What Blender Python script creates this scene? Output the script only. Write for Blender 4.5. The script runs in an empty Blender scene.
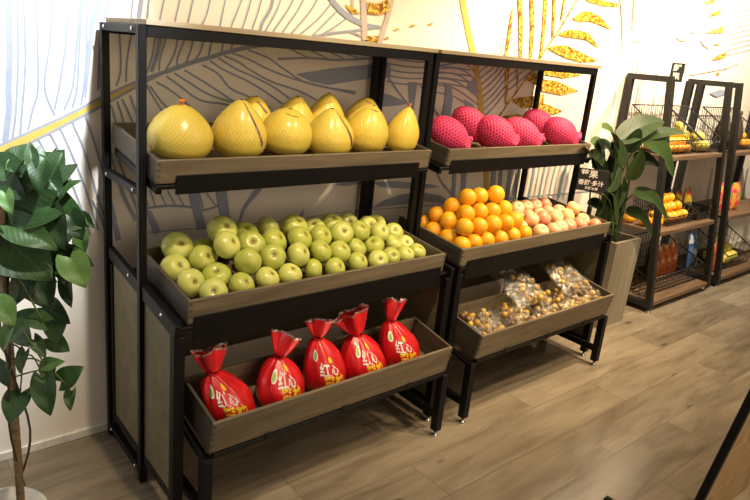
import bpy, math, random
from mathutils import Vector, Matrix, noise
R = random.Random(7)
scn = bpy.context.scene
COL = scn.collection
pi = math.pi

# ------------------------------------------------------------------ camera
CAM = Vector((-0.6738, -1.8303, 1.5123))
YAW, PITCH, ROLL, F, PX, PY = -0.687, 0.2724, 0.0887, 623.75, 346.92, 226.23
cd = Vector((math.sin(-YAW)*math.cos(PITCH), math.cos(YAW)*math.cos(PITCH), -math.sin(PITCH)))
_r = cd.cross(Vector((0, 0, 1))).normalized(); _u = _r.cross(cd)
cr = math.cos(ROLL)*_r + math.sin(ROLL)*_u
cu = -math.sin(ROLL)*_r + math.cos(ROLL)*_u
cam_data = bpy.data.cameras.new('camera'); cam = bpy.data.objects.new('camera', cam_data); COL.objects.link(cam)
cam.matrix_world = Matrix(((cr.x, cu.x, -cd.x, CAM.x), (cr.y, cu.y, -cd.y, CAM.y), (cr.z, cu.z, -cd.z, CAM.z), (0, 0, 0, 1)))
cam_data.sensor_width = 36; cam_data.lens = 36*F/750
cam_data.shift_x = (375-PX)/750; cam_data.shift_y = (PY-250)/750
cam_data.clip_start = 0.02
scn.camera = cam

def ray(x, y):
    return cd + cr*((x-PX)/F) - cu*((y-PY)/F)
def at(x, y, axis, val):
    v = ray(x, y); return CAM + v*((val-CAM[axis])/v[axis])
def at_plane(x, y, p, n):
    v = ray(x, y); return CAM + v*((p-CAM).dot(n)/v.dot(n))
def depth(p): return (p-CAM).dot(cd)

# ------------------------------------------------------------------ materials
MATS = {}
def nmat(name):
    m = bpy.data.materials.new(name); m.use_nodes = True
    nt = m.node_tree; b = nt.nodes['Principled BSDF']
    MATS[name] = m
    return m, nt, b
def N(nt, t, **kw):
    n = nt.nodes.new(t)
    for k, v in kw.items():
        if k.startswith('i_'):
            key = k[2:]; n.inputs[int(key) if key.isdigit() else key].default_value = v
        else: setattr(n, k, v)
    return n
def L(nt, a, ao, b, bi): nt.links.new(a.outputs[ao], b.inputs[bi])
def rgba(c): return (c[0], c[1], c[2], 1)
def plain(name, col, rough=.5, metal=0, var=.12, scale=30, bump=0.0, spec=None, coat=0, sub=0):
    m, nt, b = nmat(name)
    tc = N(nt, 'ShaderNodeTexCoord'); no = N(nt, 'ShaderNodeTexNoise'); no.inputs['Scale'].default_value = scale; no.inputs['Detail'].default_value = 4
    L(nt, tc, 'Object', no, 'Vector')
    rp = N(nt, 'ShaderNodeValToRGB')
    rp.color_ramp.elements[0].position = .3; rp.color_ramp.elements[1].position = .7
    rp.color_ramp.elements[0].color = rgba([c*(1-var) for c in col]); rp.color_ramp.elements[1].color = rgba([min(1, c*(1+var)) for c in col])
    L(nt, no, 'Fac', rp, 'Fac'); L(nt, rp, 'Color', b, 'Base Color')
    b.inputs['Roughness'].default_value = rough; b.inputs['Metallic'].default_value = metal
    if spec is not None: b.inputs['Specular IOR Level'].default_value = spec
    if coat: b.inputs['Coat Weight'].default_value = coat
    if sub: b.inputs['Subsurface Weight'].default_value = sub; b.inputs['Subsurface Radius'].default_value = (.02, .012, .004)
    if bump:
        bp = N(nt, 'ShaderNodeBump'); bp.inputs['Strength'].default_value = bump; bp.inputs['Distance'].default_value = .002
        L(nt, no, 'Fac', bp, 'Height'); L(nt, bp, 'Normal', b, 'Normal')
    return m
def wood(name, c1, c2, axis=0, scale=1.0, rough=.55):
    m, nt, b = nmat(name)
    tc = N(nt, 'ShaderNodeTexCoord'); mp = N(nt, 'ShaderNodeMapping')
    s = [28*scale]*3; s[axis] = 2.2*scale; mp.inputs['Scale'].default_value = s
    oi = N(nt, 'ShaderNodeObjectInfo'); ad = N(nt, 'ShaderNodeVectorMath', operation='ADD')
    L(nt, tc, 'Object', ad, 0); L(nt, oi, 'Random', ad, 1); L(nt, ad, 'Vector', mp, 'Vector')
    no = N(nt, 'ShaderNodeTexNoise'); no.inputs['Scale'].default_value = 1.6; no.inputs['Detail'].default_value = 6; no.inputs['Distortion'].default_value = .6
    L(nt, mp, 'Vector', no, 'Vector')
    rp = N(nt, 'ShaderNodeValToRGB'); e = rp.color_ramp.elements
    e[0].position = .32; e[1].position = .68; e[0].color = rgba(c1); e[1].color = rgba(c2)
    L(nt, no, 'Fac', rp, 'Fac'); L(nt, rp, 'Color', b, 'Base Color'); b.inputs['Roughness'].default_value = rough
    bp = N(nt, 'ShaderNodeBump'); bp.inputs['Strength'].default_value = .25; bp.inputs['Distance'].default_value = .001
    L(nt, no, 'Fac', bp, 'Height'); L(nt, bp, 'Normal', b, 'Normal')
    return m

M_black = plain('black_steel', (.0045, .0045, .005), .5, 0, .15, 60, .05, spec=.22)
M_rack = plain('bronze_steel', (.009, .008, .007), .5, 0, .15, 60)
M_chrome = plain('chrome', (.7, .7, .7), .18, 1, .05)
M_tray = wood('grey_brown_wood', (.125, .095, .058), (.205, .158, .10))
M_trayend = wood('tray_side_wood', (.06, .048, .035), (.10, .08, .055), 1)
M_top = wood('pale_board', (.29, .225, .145), (.41, .325, .21), 0, .8)
M_inner = plain('dark_board', (.055, .043, .028), .6, 0, .2, 20)
M_mdf = plain('fibreboard', (.165, .138, .072), .6, 0, .2, 14, .1)
M_rackwood = wood('walnut_board', (.10, .055, .03), (.19, .115, .065))
M_standwood = wood('honey_wood', (.27, .165, .075), (.42, .27, .13), 2, .8)
M_pot = wood('grey_pot_wood', (.20, .17, .125), (.31, .265, .20), 2, .5)
M_white = plain('white_ceramic', (.72, .69, .62), .35)
M_soil = plain('soil', (.03, .02, .012), .9, 0, .4, 120, .6)
M_wire = plain('black_wire', (.012, .011, .010), .4)
M_pole = plain('coir_pole', (.34, .23, .13), .85, 0, .4, 90, .5)
M_stem = plain('green_stem', (.10, .17, .04), .5)
M_bark = plain('dark_vine', (.05, .045, .025), .7)

def leaf_mat(name, c1, c2, rough=.45):
    m, nt, b = nmat(name)
    uv = N(nt, 'ShaderNodeUVMap'); sp = N(nt, 'ShaderNodeSeparateXYZ'); L(nt, uv, 'UV', sp, 0)
    a = N(nt, 'ShaderNodeMath', operation='SUBTRACT', i_1=.5); L(nt, sp, 'X', a, 0)
    ab = N(nt, 'ShaderNodeMath', operation='ABSOLUTE'); L(nt, a, 0, ab, 0)
    # side veins: stripes of v - |u|
    k = N(nt, 'ShaderNodeMath', operation='MULTIPLY_ADD', i_1=-0.7); L(nt, ab, 0, k, 0); L(nt, sp, 'Y', k, 2)
    fr = N(nt, 'ShaderNodeMath', operation='MULTIPLY', i_1=9.0); L(nt, k, 0, fr, 0)
    fr2 = N(nt, 'ShaderNodeMath', operation='PINGPONG', i_1=.5); L(nt, fr, 0, fr2, 0)
    mid = N(nt, 'ShaderNodeMath', operation='LESS_THAN', i_1=.022); L(nt, ab, 0, mid, 0)
    no = N(nt, 'ShaderNodeTexNoise'); no.inputs['Scale'].default_value = 5
    oi = N(nt, 'ShaderNodeObjectInfo'); ad = N(nt, 'ShaderNodeMath', operation='ADD'); L(nt, oi, 'Random', ad, 0); L(nt, no, 'Fac', ad, 1)
    ml = N(nt, 'ShaderNodeMath', operation='MULTIPLY', i_1=.55); L(nt, ad, 0, ml, 0)
    ad2 = N(nt, 'ShaderNodeMath', operation='MULTIPLY_ADD', i_1=.35); L(nt, fr2, 0, ad2, 0); L(nt, ml, 0, ad2, 2)
    ad3 = N(nt, 'ShaderNodeMath', operation='MULTIPLY_ADD', i_1=.35, use_clamp=True); L(nt, mid, 0, ad3, 0); L(nt, ad2, 0, ad3, 2)
    rp = N(nt, 'ShaderNodeValToRGB'); e = rp.color_ramp.elements; e[0].position = .2; e[1].position = 1.0
    e[0].color = rgba(c1); e[1].color = rgba(c2)
    L(nt, ad3, 0, rp, 'Fac'); L(nt, rp, 'Color', b, 'Base Color')
    b.inputs['Roughness'].default_value = rough
    bp = N(nt, 'ShaderNodeBump'); bp.inputs['Strength'].default_value = .3; bp.inputs['Distance'].default_value = .002
    L(nt, fr2, 0, bp, 'Height'); L(nt, bp, 'Normal', b, 'Normal')
    return m
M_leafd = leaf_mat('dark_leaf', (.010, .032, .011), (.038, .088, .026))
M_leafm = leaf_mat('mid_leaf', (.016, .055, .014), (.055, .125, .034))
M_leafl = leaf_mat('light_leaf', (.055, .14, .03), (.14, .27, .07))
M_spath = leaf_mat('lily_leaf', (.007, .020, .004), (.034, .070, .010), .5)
M_spathl = leaf_mat('light_green_lily_leaf', (.03, .065, .008), (.09, .15, .022), .5)  # lighter green variant of the lily leaf

def net_mat(name, base, net, nu, nv, width, rough=.35, bump=.5, base2=None, relief=1.0, hole_mix=1.0, vary=0.0):
    """diamond net over UV coordinates"""
    m, nt, b = nmat(name)
    uv = N(nt, 'ShaderNodeUVMap'); sp = N(nt, 'ShaderNodeSeparateXYZ'); L(nt, uv, 'UV', sp, 0)
    outs = []
    for sgn in (1, -1):
        a = N(nt, 'ShaderNodeMath', operation='MULTIPLY', i_1=nu*sgn); L(nt, sp, 'X', a, 0)
        c = N(nt, 'ShaderNodeMath', operation='MULTIPLY_ADD', i_1=nv); L(nt, sp, 'Y', c, 0); L(nt, a, 0, c, 2)
        p = N(nt, 'ShaderNodeMath', operation='PINGPONG', i_1=.5); L(nt, c, 0, p, 0)
        outs.append(p)
    mn = N(nt, 'ShaderNodeMath', operation='MINIMUM'); L(nt, outs[0], 0, mn, 0); L(nt, outs[1], 0, mn, 1)
    ss = N(nt, 'ShaderNodeMapRange', interpolation_type='SMOOTHSTEP'); ss.inputs['From Min'].default_value = width*.5; ss.inputs['From Max'].default_value = width*1.6
    ss.inputs['To Min'].default_value = 1; ss.inputs['To Max'].default_value = 0
    L(nt, mn, 0, ss, 'Value')
    no = N(nt, 'ShaderNodeTexNoise'); no.inputs['Scale'].default_value = 9; no.inputs['Detail'].default_value = 3
    tc = N(nt, 'ShaderNodeTexCoord'); L(nt, tc, 'Object', no, 'Vector')
    rp = N(nt, 'ShaderNodeValToRGB'); e = rp.color_ramp.elements; e[0].position = .35; e[1].position = .65
    e[0].color = rgba(base); e[1].color = rgba(base2 or base)
    if vary:
        oi = N(nt, 'ShaderNodeObjectInfo'); v = N(nt, 'ShaderNodeMath', operation='MULTIPLY_ADD', i_1=vary, i_2=-vary/2); L(nt, oi, 'Random', v, 0)
        v2 = N(nt, 'ShaderNodeMath', operation='ADD'); L(nt, v, 0, v2, 0); L(nt, no, 'Fac', v2, 1); L(nt, v2, 0, rp, 'Fac')
    else: L(nt, no, 'Fac', rp, 'Fac')
    f = N(nt, 'ShaderNodeMath', operation='MULTIPLY', i_1=hole_mix); L(nt, ss, 0, f, 0)
    mx = N(nt, 'ShaderNodeMix', data_type='RGBA'); L(nt, f, 0, mx, 0); L(nt, rp, 'Color', mx, 6); mx.inputs[7].default_value = rgba(net)
    L(nt, mx, 2, b, 'Base Color'); b.inputs['Roughness'].default_value = rough
    bp = N(nt, 'ShaderNodeBump'); bp.inputs['Strength'].default_value = bump; bp.inputs['Distance'].default_value = .003*relief
    L(nt, ss, 0, bp, 'Height'); L(nt, bp, 'Normal', b, 'Normal')
    return m
M_pomelo = net_mat('netted_pomelo', (.62, .46, .045), (.90, .78, .32), 40, 19, .07, .26, .3, (.76, .52, .04), hole_mix=.48, vary=.5)
M_pink = net_mat('pink_foam', (.50, .010, .05), (.92, .055, .19), 15, 13, .21, .65, .8, (.36, .03, .04), relief=1.3)
M_pale = plain('pale_rind', (.55, .50, .17), .5)
M_orange_tie = plain('orange_tie', (.75, .22, .02), .4)

def fruit_mat(name, body, body2, pit, pit_pos=.10, rough=.35, noise_scale=6, vary=.6, bump=0, bscale=200, blotch=None):
    m, nt, b = nmat(name)
    uv = N(nt, 'ShaderNodeUVMap'); sp = N(nt, 'ShaderNodeSeparateXYZ'); L(nt, uv, 'UV', sp, 0)
    tc = N(nt, 'ShaderNodeTexCoord'); oi = N(nt, 'ShaderNodeObjectInfo')
    ad = N(nt, 'ShaderNodeVectorMath', operation='ADD'); L(nt, tc, 'Object', ad, 0)
    sc = N(nt, 'ShaderNodeMath', operation='MULTIPLY', i_1=30.0); L(nt, oi, 'Random', sc, 0); L(nt, sc, 0, ad, 1)
    no = N(nt, 'ShaderNodeTexNoise'); no.inputs['Scale'].default_value = noise_scale*5; no.inputs['Detail'].default_value = 3; L(nt, ad, 'Vector', no, 'Vector')
    v = N(nt, 'ShaderNodeMath', operation='MULTIPLY_ADD', i_1=vary, i_2=-vary/2); L(nt, oi, 'Random', v, 0)
    v2 = N(nt, 'ShaderNodeMath', operation='ADD'); L(nt, v, 0, v2, 0); L(nt, no, 'Fac', v2, 1)
    rp = N(nt, 'ShaderNodeValToRGB'); e = rp.color_ramp.elements; e[0].position = .3; e[1].position = .7; e[0].color = rgba(body); e[1].color = rgba(body2)
    if blotch: 
        q = e.new(.5); q.color = rgba(blotch)
    L(nt, v2, 0, rp, 'Fac')
    ss = N(nt, 'ShaderNodeMapRange', interpolation_type='SMOOTHSTEP'); ss.inputs['From Min'].default_value = pit_pos*.35; ss.inputs['From Max'].default_value = pit_pos
    ss.inputs['To Min'].default_value = 1; ss.inputs['To Max'].default_value = 0; L(nt, sp, 'Y', ss, 'Value')
    mx = N(nt, 'ShaderNodeMix', data_type='RGBA'); L(nt, ss, 0, mx, 0); L(nt, rp, 'Color', mx, 6); mx.inputs[7].default_value = rgba(pit)
    L(nt, mx, 2, b, 'Base Color'); b.inputs['Roughness'].default_value = rough
    if bump:
        n2 = N(nt, 'ShaderNodeTexNoise'); n2.inputs['Scale'].default_value = bscale; L(nt, tc, 'Object', n2, 'Vector')
        bp = N(nt, 'ShaderNodeBump'); bp.inputs['Strength'].default_value = bump; bp.inputs['Distance'].default_value = .001
        L(nt, n2, 'Fac', bp, 'Height'); L(nt, bp, 'Normal', b, 'Normal')
    return m
M_apple = fruit_mat('green_apple', (.44, .47, .08), (.60, .61, .16), (.24, .17, .045), .085, .30)
M_orange = fruit_mat('orange_peel', (.86, .36, .008), (.95, .47, .014), (.40, .18, .02), .03, .42, 4, .5, .35, 260)
M_peach = fruit_mat('blush_apple', (.78, .25, .14), (.86, .60, .25), (.50, .26, .09), .09, .38, 5, .5, blotch=(.84, .44, .27))
M_mini = fruit_mat('small_yellow_fruit', (.38, .20, .02), (.58, .36, .05), (.12, .06, .02), .06, .4, 4, .9)
M_minib = fruit_mat('small_brown_fruit', (.13, .065, .02), (.24, .13, .04), (.10, .05, .02), .06, .4, 4, .9)
M_mango = fruit_mat('yellow_orange_fruit', (.75, .30, .01), (.85, .43, .02), (.3, .15, .02), .05, .35, 4, .8)
M_pear = fruit_mat('yellow_green_fruit', (.52, .42, .05), (.66, .56, .11), (.2, .12, .03), .06, .4, 4, .8)

def film_mat(name, tint, amount=.18, bs=60, bstr=.8):
    m, nt, b = nmat(name); nt.nodes.remove(b); out = nt.nodes['Material Output']
    tr = N(nt, 'ShaderNodeBsdfTransparent'); tr.inputs[0].default_value = rgba(tint)
    gl = N(nt, 'ShaderNodeBsdfGlossy'); gl.inputs['Roughness'].default_value = .16; gl.inputs[0].default_value = (.95, .93, .88, 1)
    df = N(nt, 'ShaderNodeBsdfDiffuse'); df.inputs[0].default_value = (.8, .76, .68, 1)
    tc = N(nt, 'ShaderNodeTexCoord'); no = N(nt, 'ShaderNodeTexNoise'); no.inputs['Scale'].default_value = bs; no.inputs['Detail'].default_value = 3; no.inputs['Distortion'].default_value = 1.2
    L(nt, tc, 'Object', no, 'Vector')
    bp = N(nt, 'ShaderNodeBump'); bp.inputs['Strength'].default_value = bstr; bp.inputs['Distance'].default_value = .012; L(nt, no, 'Fac', bp, 'Height')
    L(nt, bp, 'Normal', gl, 'Normal')
    fr = N(nt, 'ShaderNodeLayerWeight'); fr.inputs['Blend'].default_value = .35; L(nt, bp, 'Normal', fr, 'Normal')
    f2 = N(nt, 'ShaderNodeMath', operation='MULTIPLY_ADD', i_1=.34, i_2=amount, use_clamp=True); L(nt, fr, 'Facing', f2, 0)
    m1 = N(nt, 'ShaderNodeMixShader'); m1.inputs[0].default_value = .12; L(nt, gl, 0, m1, 1); L(nt, df, 0, m1, 2)
    m2 = N(nt, 'ShaderNodeMixShader'); L(nt, f2, 0, m2, 0); L(nt, tr, 0, m2, 1); L(nt, m1, 0, m2, 2); L(nt, m2, 0, out, 'Surface')
    return m
M_film = film_mat('clear_plastic', (.95, .94, .91), .10, 45, 1.0)
M_strip = film_mat('zip_strip', (.7, .66, .55), .45)
M_redbag = plain('red_plastic', (.62, .012, .016), .30, 0, .22, 18, .25, coat=.35)
M_frost = film_mat('bag_hem', (.85, .5, .5), .45)
M_ink_w = plain('white_ink', (.82, .78, .74), .5, 0, .05)
M_ink_y = plain('yellow_ink', (.80, .52, .02), .5, 0, .05)
M_ink_g = plain('green_ink', (.05, .22, .02), .5, 0, .1)
M_ink_lg = plain('light_green_ink', (.28, .48, .06), .5, 0, .1)
M_sticker = plain('dark_sticker', (.03, .025, .03), .35, 0, .5, 150)
M_stickerw = None
M_sign = plain('chalkboard', (.012, .012, .012), .6)
M_chalk = plain('chalk', (.85, .82, .75), .8, 0, .05)
M_dark = plain('dark_bin', (.012, .011, .011), .5)

def snack_mat(name, c1, c2, c3, scale=28):
    m, nt, b = nmat(name)
    tc = N(nt, 'ShaderNodeTexCoord'); vo = N(nt, 'ShaderNodeTexVoronoi'); vo.inputs['Scale'].default_value = scale
    L(nt, tc, 'Object', vo, 'Vector')
    sp = N(nt, 'ShaderNodeSeparateColor'); L(nt, vo, 'Color', sp, 0)
    rp = N(nt, 'ShaderNodeValToRGB'); e = rp.color_ramp.elements; rp.color_ramp.interpolation = 'CONSTANT'
    e[0].position = 0; e[0].color = rgba(c1); e[1].position = .5; e[1].color = rgba(c2); q = e.new(.82); q.color = rgba(c3)
    L(nt, sp, 0, rp, 'Fac'); L(nt, rp, 'Color', b, 'Base Color'); b.inputs['Roughness'].default_value = .3
    return m
M_stickerw = snack_mat('patterned_sticker', (.02, .02, .025), (.28, .05, .03), (.7, .65, .6), 60)
M_snack_o = snack_mat('orange_packet', (.42, .10, .02), (.30, .05, .015), (.62, .36, .16))
M_snack_p = snack_mat('bright_packet', (.75, .30, .04), (.75, .05, .12), (.25, .36, .06))
M_snack_g = snack_mat('gold_packet', (.50, .33, .03), (.10, .09, .03), (.45, .05, .05), 24)
M_snack_b = snack_mat('blue_packet', (.05, .12, .32), (.10, .20, .42), (.6, .6, .6))
M_brownbag = plain('brown_net_bag', (.05, .03, .022), .5, 0, .6, 90, .6)

# wall paint
M_wall = plain('wall_paint', (.85, .775, .675), .62, 0, .02, 3)
M_line = plain('mural_grey_line', (.30, .325, .40), .65, 0, .06)
M_leafgrey = plain('mural_grey_leaf', (.31, .345, .44), .65, 0, .06)
M_goldband = plain('mural_gold_band', (.62, .43, .10), .5, 0, .08)
M_rose = plain('mural_rose_band', (.56, .47, .42), .65, 0, .06)
M_pane = plain('mural_light_line', (.80, .72, .58), .65, 0, .02)
def glitter():
    m, nt, b = nmat('mural_gold_leaf')
    tc = N(nt, 'ShaderNodeTexCoord'); vo = N(nt, 'ShaderNodeTexVoronoi'); vo.inputs['Scale'].default_value = 95; L(nt, tc, 'Object', vo, 'Vector')
    sp = N(nt, 'ShaderNodeSeparateColor'); L(nt, vo, 'Color', sp, 0)
    rp = N(nt, 'ShaderNodeValToRGB'); e = rp.color_ramp.elements
    e[0].position = .15; e[0].color = (.22, .07, .008, 1); e[1].position = .85; e[1].color = (.80, .60, .12, 1); q = e.new(.5); q.color = (.56, .30, .02, 1)
    L(nt, sp, 0, rp, 'Fac'); L(nt, rp, 'Color', b, 'Base Color'); b.inputs['Roughness'].default_value = .4
    return m
M_gold = glitter()

def floor_mat():
    m, nt, b = nmat('laminate_planks')
    tc = N(nt, 'ShaderNodeTexCoord'); mp = N(nt, 'ShaderNodeMapping'); mp.inputs['Location'].default_value = (.35, .03, 0); L(nt, tc, 'Object', mp, 'Vector')
    br = N(nt, 'ShaderNodeTexBrick'); br.offset = .37; br.inputs['Scale'].default_value = 1
    br.inputs['Brick Width'].default_value = 1.25; br.inputs['Row Height'].default_value = .2; br.inputs['Mortar Size'].default_value = .0016; br.inputs['Mortar Smooth'].default_value = .3
    br.inputs['Color1'].default_value = (0, 0, 0, 1); br.inputs['Color2'].default_value = (1, 1, 1, 1); br.inputs['Mortar'].default_value = (.5, .5, .5, 1); br.inputs['Bias'].default_value = 0
    L(nt, mp, 'Vector', br, 'Vector')
    sv = N(nt, 'ShaderNodeSeparateColor'); L(nt, br, 'Color', sv, 0)
    # per plank offset of the grain
    off = N(nt, 'ShaderNodeMath', operation='MULTIPLY', i_1=17.0); L(nt, sv, 0, off, 0)
    cx = N(nt, 'ShaderNodeCombineXYZ'); L(nt, off, 0, cx, 0); L(nt, off, 0, cx, 2)
    ad = N(nt, 'ShaderNodeVectorMath', operation='ADD'); L(nt, tc, 'Object', ad, 0); L(nt, cx, 0, ad, 1)
    m2 = N(nt, 'ShaderNodeMapping'); m2.inputs['Scale'].default_value = (2.2, 16, 1); L(nt, ad, 'Vector', m2, 'Vector')
    no = N(nt, 'ShaderNodeTexNoise'); no.inputs['Scale'].default_value = 1.3; no.inputs['Detail'].default_value = 7; no.inputs['Distortion'].default_value = .8; L(nt, m2, 'Vector', no, 'Vector')
    m3 = N(nt, 'ShaderNodeMapping'); m3.inputs['Scale'].default_value = (1.6, 5, 1); L(nt, ad, 'Vector', m3, 'Vector')
    n3 = N(nt, 'ShaderNodeTexNoise'); n3.inputs['Scale'].default_value = 1.4; n3.inputs['Detail'].default_value = 3; L(nt, m3, 'Vector', n3, 'Vector')
    # knots
    m4 = N(nt, 'ShaderNodeMapping'); m4.inputs['Scale'].default_value = (1.6, 4.5, 1); L(nt, ad, 'Vector', m4, 'Vector')
    vo = N(nt, 'ShaderNodeTexVoronoi'); vo.inputs['Scale'].default_value = 1.5; L(nt, m4, 'Vector', vo, 'Vector')
    kn = N(nt, 'ShaderNodeMapRange', interpolation_type='SMOOTHSTEP'); kn.inputs['From Min'].default_value = .02; kn.inputs['From Max'].default_value = .13; kn.inputs['To Min'].default_value = .55; kn.inputs['To Max'].default_value = 0; L(nt, vo, 'Distance', kn, 'Value')
    s1 = N(nt, 'ShaderNodeMath', operation='MULTIPLY', i_1=.55); L(nt, no, 'Fac', s1, 0)
    s2 = N(nt, 'ShaderNodeMath', operation='MULTIPLY_ADD', i_1=.45); L(nt, n3, 'Fac', s2, 0); L(nt, s1, 0, s2, 2)
    s3 = N(nt, 'ShaderNodeMath', operation='MULTIPLY_ADD', i_1=.16, i_2=-.08); L(nt, sv, 0, s3, 0)
    s4 = N(nt, 'ShaderNodeMath', operation='ADD'); L(nt, s2, 0, s4, 0); L(nt, s3, 0, s4, 1)
    s5 = N(nt, 'ShaderNodeMath', operation='SUBTRACT'); L(nt, s4, 0, s5, 0); L(nt, kn, 0, s5, 1)
    rp = N(nt, 'ShaderNodeValToRGB'); e = rp.color_ramp.elements; e[0].position = .22; e[0].color = (.115, .088, .060, 1); e[1].position = .72; e[1].color = (.36, .295, .215, 1); q = e.new(.47); q.color = (.245, .195, .138, 1)
    L(nt, s5, 0, rp, 'Fac')
    mx = N(nt, 'ShaderNodeMix', data_type='RGBA'); L(nt, br, 'Fac', mx, 0); L(nt, rp, 'Color', mx, 6); mx.inputs[7].default_value = (.16, .125, .09, 1)
    L(nt, mx, 2, b, 'Base Color')
    rr = N(nt, 'ShaderNodeMapRange'); b.inputs['Specular IOR Level'].default_value = .65; rr.inputs['To Min'].default_value = .10; rr.inputs['To Max'].default_value = .26; L(nt, no, 'Fac', rr, 'Value'); L(nt, rr, 0, b, 'Roughness')
    bp = N(nt, 'ShaderNodeBump', invert=True); bp.inputs['Strength'].default_value = .4; bp.inputs['Distance'].default_value = .0015; L(nt, br, 'Fac', bp, 'Height'); L(nt, bp, 'Normal', b, 'Normal')
    return m
M_floor = floor_mat()

# ------------------------------------------------------------------ mesh helpers
class MB:
    def __init__(s): s.v = []; s.f = []; s.m = []; s.uv = []; s.sm = []
    def add(s, vs, fs, mi=0, uvs=None, smooth=True, xf=None):
        o = len(s.v)
        for p in vs: s.v.append(tuple(xf @ Vector(p)) if xf is not None else tuple(p))
        for k, f in enumerate(fs):
            s.f.append([i+o for i in f]); s.m.append(mi); s.sm.append(smooth)
            s.uv.append(uvs[k] if uvs else [(0, 0)]*len(f))
        return s
    def box(s, lo, hi, bev=.002, mi=0, xf=None):
        """bevelled box with flat faces and small chamfers"""
        x0, y0, z0 = lo; x1, y1, z1 = hi
        b = min(bev, (x1-x0)*.3, (y1-y0)*.3, (z1-z0)*.3)
        vs = []; idx = {}
        for i, x in enumerate((x0, x1)):
            for j, y in enumerate((y0, y1)):
                for k, z in enumerate((z0, z1)):
                    dx = b if i == 0 else -b; dy = b if j == 0 else -b; dz = b if k == 0 else -b
                    idx[(i, j, k, 0)] = len(vs); vs.append((x, y+dy, z+dz))
                    idx[(i, j, k, 1)] = len(vs); vs.append((x+dx, y, z+dz))
                    idx[(i, j, k, 2)] = len(vs); vs.append((x+dx, y+dy, z))
        fs = []
        q = [(0, 0), (1, 0), (1, 1), (0, 1)]
        for a in range(3):
            for e in (0, 1):
                c = []
                for u, w in q:
                    t = [0, 0, 0]; t[a] = e; t[(a+1) % 3] = u; t[(a+2) % 3] = w
                    c.append(idx[(t[0], t[1], t[2], a)])
                fs.append(c if e else c[::-1])
        for a in range(3):   # edges along axis a
            b1, b2 = (a+1) % 3, (a+2) % 3
            for u in (0, 1):
                for w in (0, 1):
                    t0 = [0, 0, 0]; t0[b1] = u; t0[b2] = w; t1 = list(t0); t1[a] = 1
                    c = [idx[(*t0, b1)], idx[(*t1, b1)], idx[(*t1, b2)], idx[(*t0, b2)]]
                    fs.append(c if (u == w) else c[::-1])
        for i in (0, 1):
            for j in (0, 1):
                for k in (0, 1):
                    c = [idx[(i, j, k, 0)], idx[(i, j, k, 1)], idx[(i, j, k, 2)]]
                    fs.append(c if (i+j+k) % 2 else c[::-1])
        return s.add(vs, fs, mi, None, False, xf)
    def tube(s, pts, r, seg=8, mi=0, cap=True, xf=None):
        pts = [Vector(p) for p in pts]; n = len(pts)
        rs = r if isinstance(r, (list, tuple)) else [r]*n
        vs = []; fs = []; uvs = []
        t = (pts[1]-pts[0]).normalized(); a = t.orthogonal().normalized()
        for i, p in enumerate(pts):
            if i: t = (pts[min(i+1, n-1)]-pts[i-1]).normalized()
            a = (a - t*a.dot(t)); a = a.normalized() if a.length > 1e-6 else t.orthogonal().normalized()
            b = t.cross(a)
            for k in range(seg):
                an = 2*pi*k/seg; vs.append(p + (a*math.cos(an)+b*math.sin(an))*rs[i])
        for i in range(n-1):
            for k in range(seg):
                k2 = (k+1) % seg
                fs.append([i*seg+k, i*seg+k2, (i+1)*seg+k2, (i+1)*seg+k]); uvs.append([(k/seg, i/(n-1)), ((k+1)/seg, i/(n-1)), ((k+1)/seg, (i+1)/(n-1)), (k/seg, (i+1)/(n-1))])
        if cap:
            fs.append(list(range(seg))[::-1]); uvs.append([(0, 0)]*seg)
            fs.append([(n-1)*seg+k for k in range(seg)]); uvs.append([(0, 0)]*seg)
        return s.add(vs, fs, mi, uvs, True, xf)
    def lathe(s, prof, seg=32, mi=0, xf=None, fn=None, cap=True):
        """prof: list of (r, z) from first to last; v runs along profile"""
        vs = []; fs = []; uvs = []; n = len(prof)
        for i, (r, z) in enumerate(prof):
            for k in range(seg):
                a = 2*pi*k/seg; p = Vector((r*math.cos(a), r*math.sin(a), z))
                vs.append(fn(p, a, i/(n-1)) if fn else p)
        for i in range(n-1):
            for k in range(seg):
                k2 = (k+1) % seg
                fs.append([i*seg+k2, i*seg+k, (i+1)*seg+k, (i+1)*seg+k2])
                u0, u1, v0, v1 = k/seg, (k+1)/seg, i/(n-1), (i+1)/(n-1)
                uvs.append([(u1, v0), (u0, v0), (u0, v1), (u1, v1)])
        if cap:
            fs.append(list(range(seg))); uvs.append([(0, 0)]*seg)
            fs.append([(n-1)*seg+k for k in range(seg)][::-1]); uvs.append([(0, 1)]*seg)
        return s.add(vs, fs, mi, uvs, True, xf)
    def grid(s, fn, nu, nv, mi=0, xf=None):
        vs = [fn(i/nu, j/nv) for j in range(nv+1) for i in range(nu+1)]
        fs = []; uvs = []
        for j in range(nv):
            for i in range(nu):
                a = j*(nu+1)+i; fs.append([a, a+1, a+nu+2, a+nu+1])
                uvs.append([(i/nu, j/nv), ((i+1)/nu, j/nv), ((i+1)/nu, (j+1)/nv), (i/nu, (j+1)/nv)])
        return s.add(vs, fs, mi, uvs, True, xf)
    def mesh(s, name, mats):
        me = bpy.data.meshes.new(name); me.from_pydata(s.v, [], s.f)
        for m in (mats if isinstance(mats, (list, tuple)) else [mats]): me.materials.append(m)
        me.polygons.foreach_set('material_index', s.m); me.polygons.foreach_set('use_smooth', s.sm)
        ul = me.uv_layers.new(name='UVMap'); flat = []
        for u in s.uv:
            for a in u: flat += [a[0], a[1]]
        ul.data.foreach_set('uv', flat); me.update()
        return me

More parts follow.
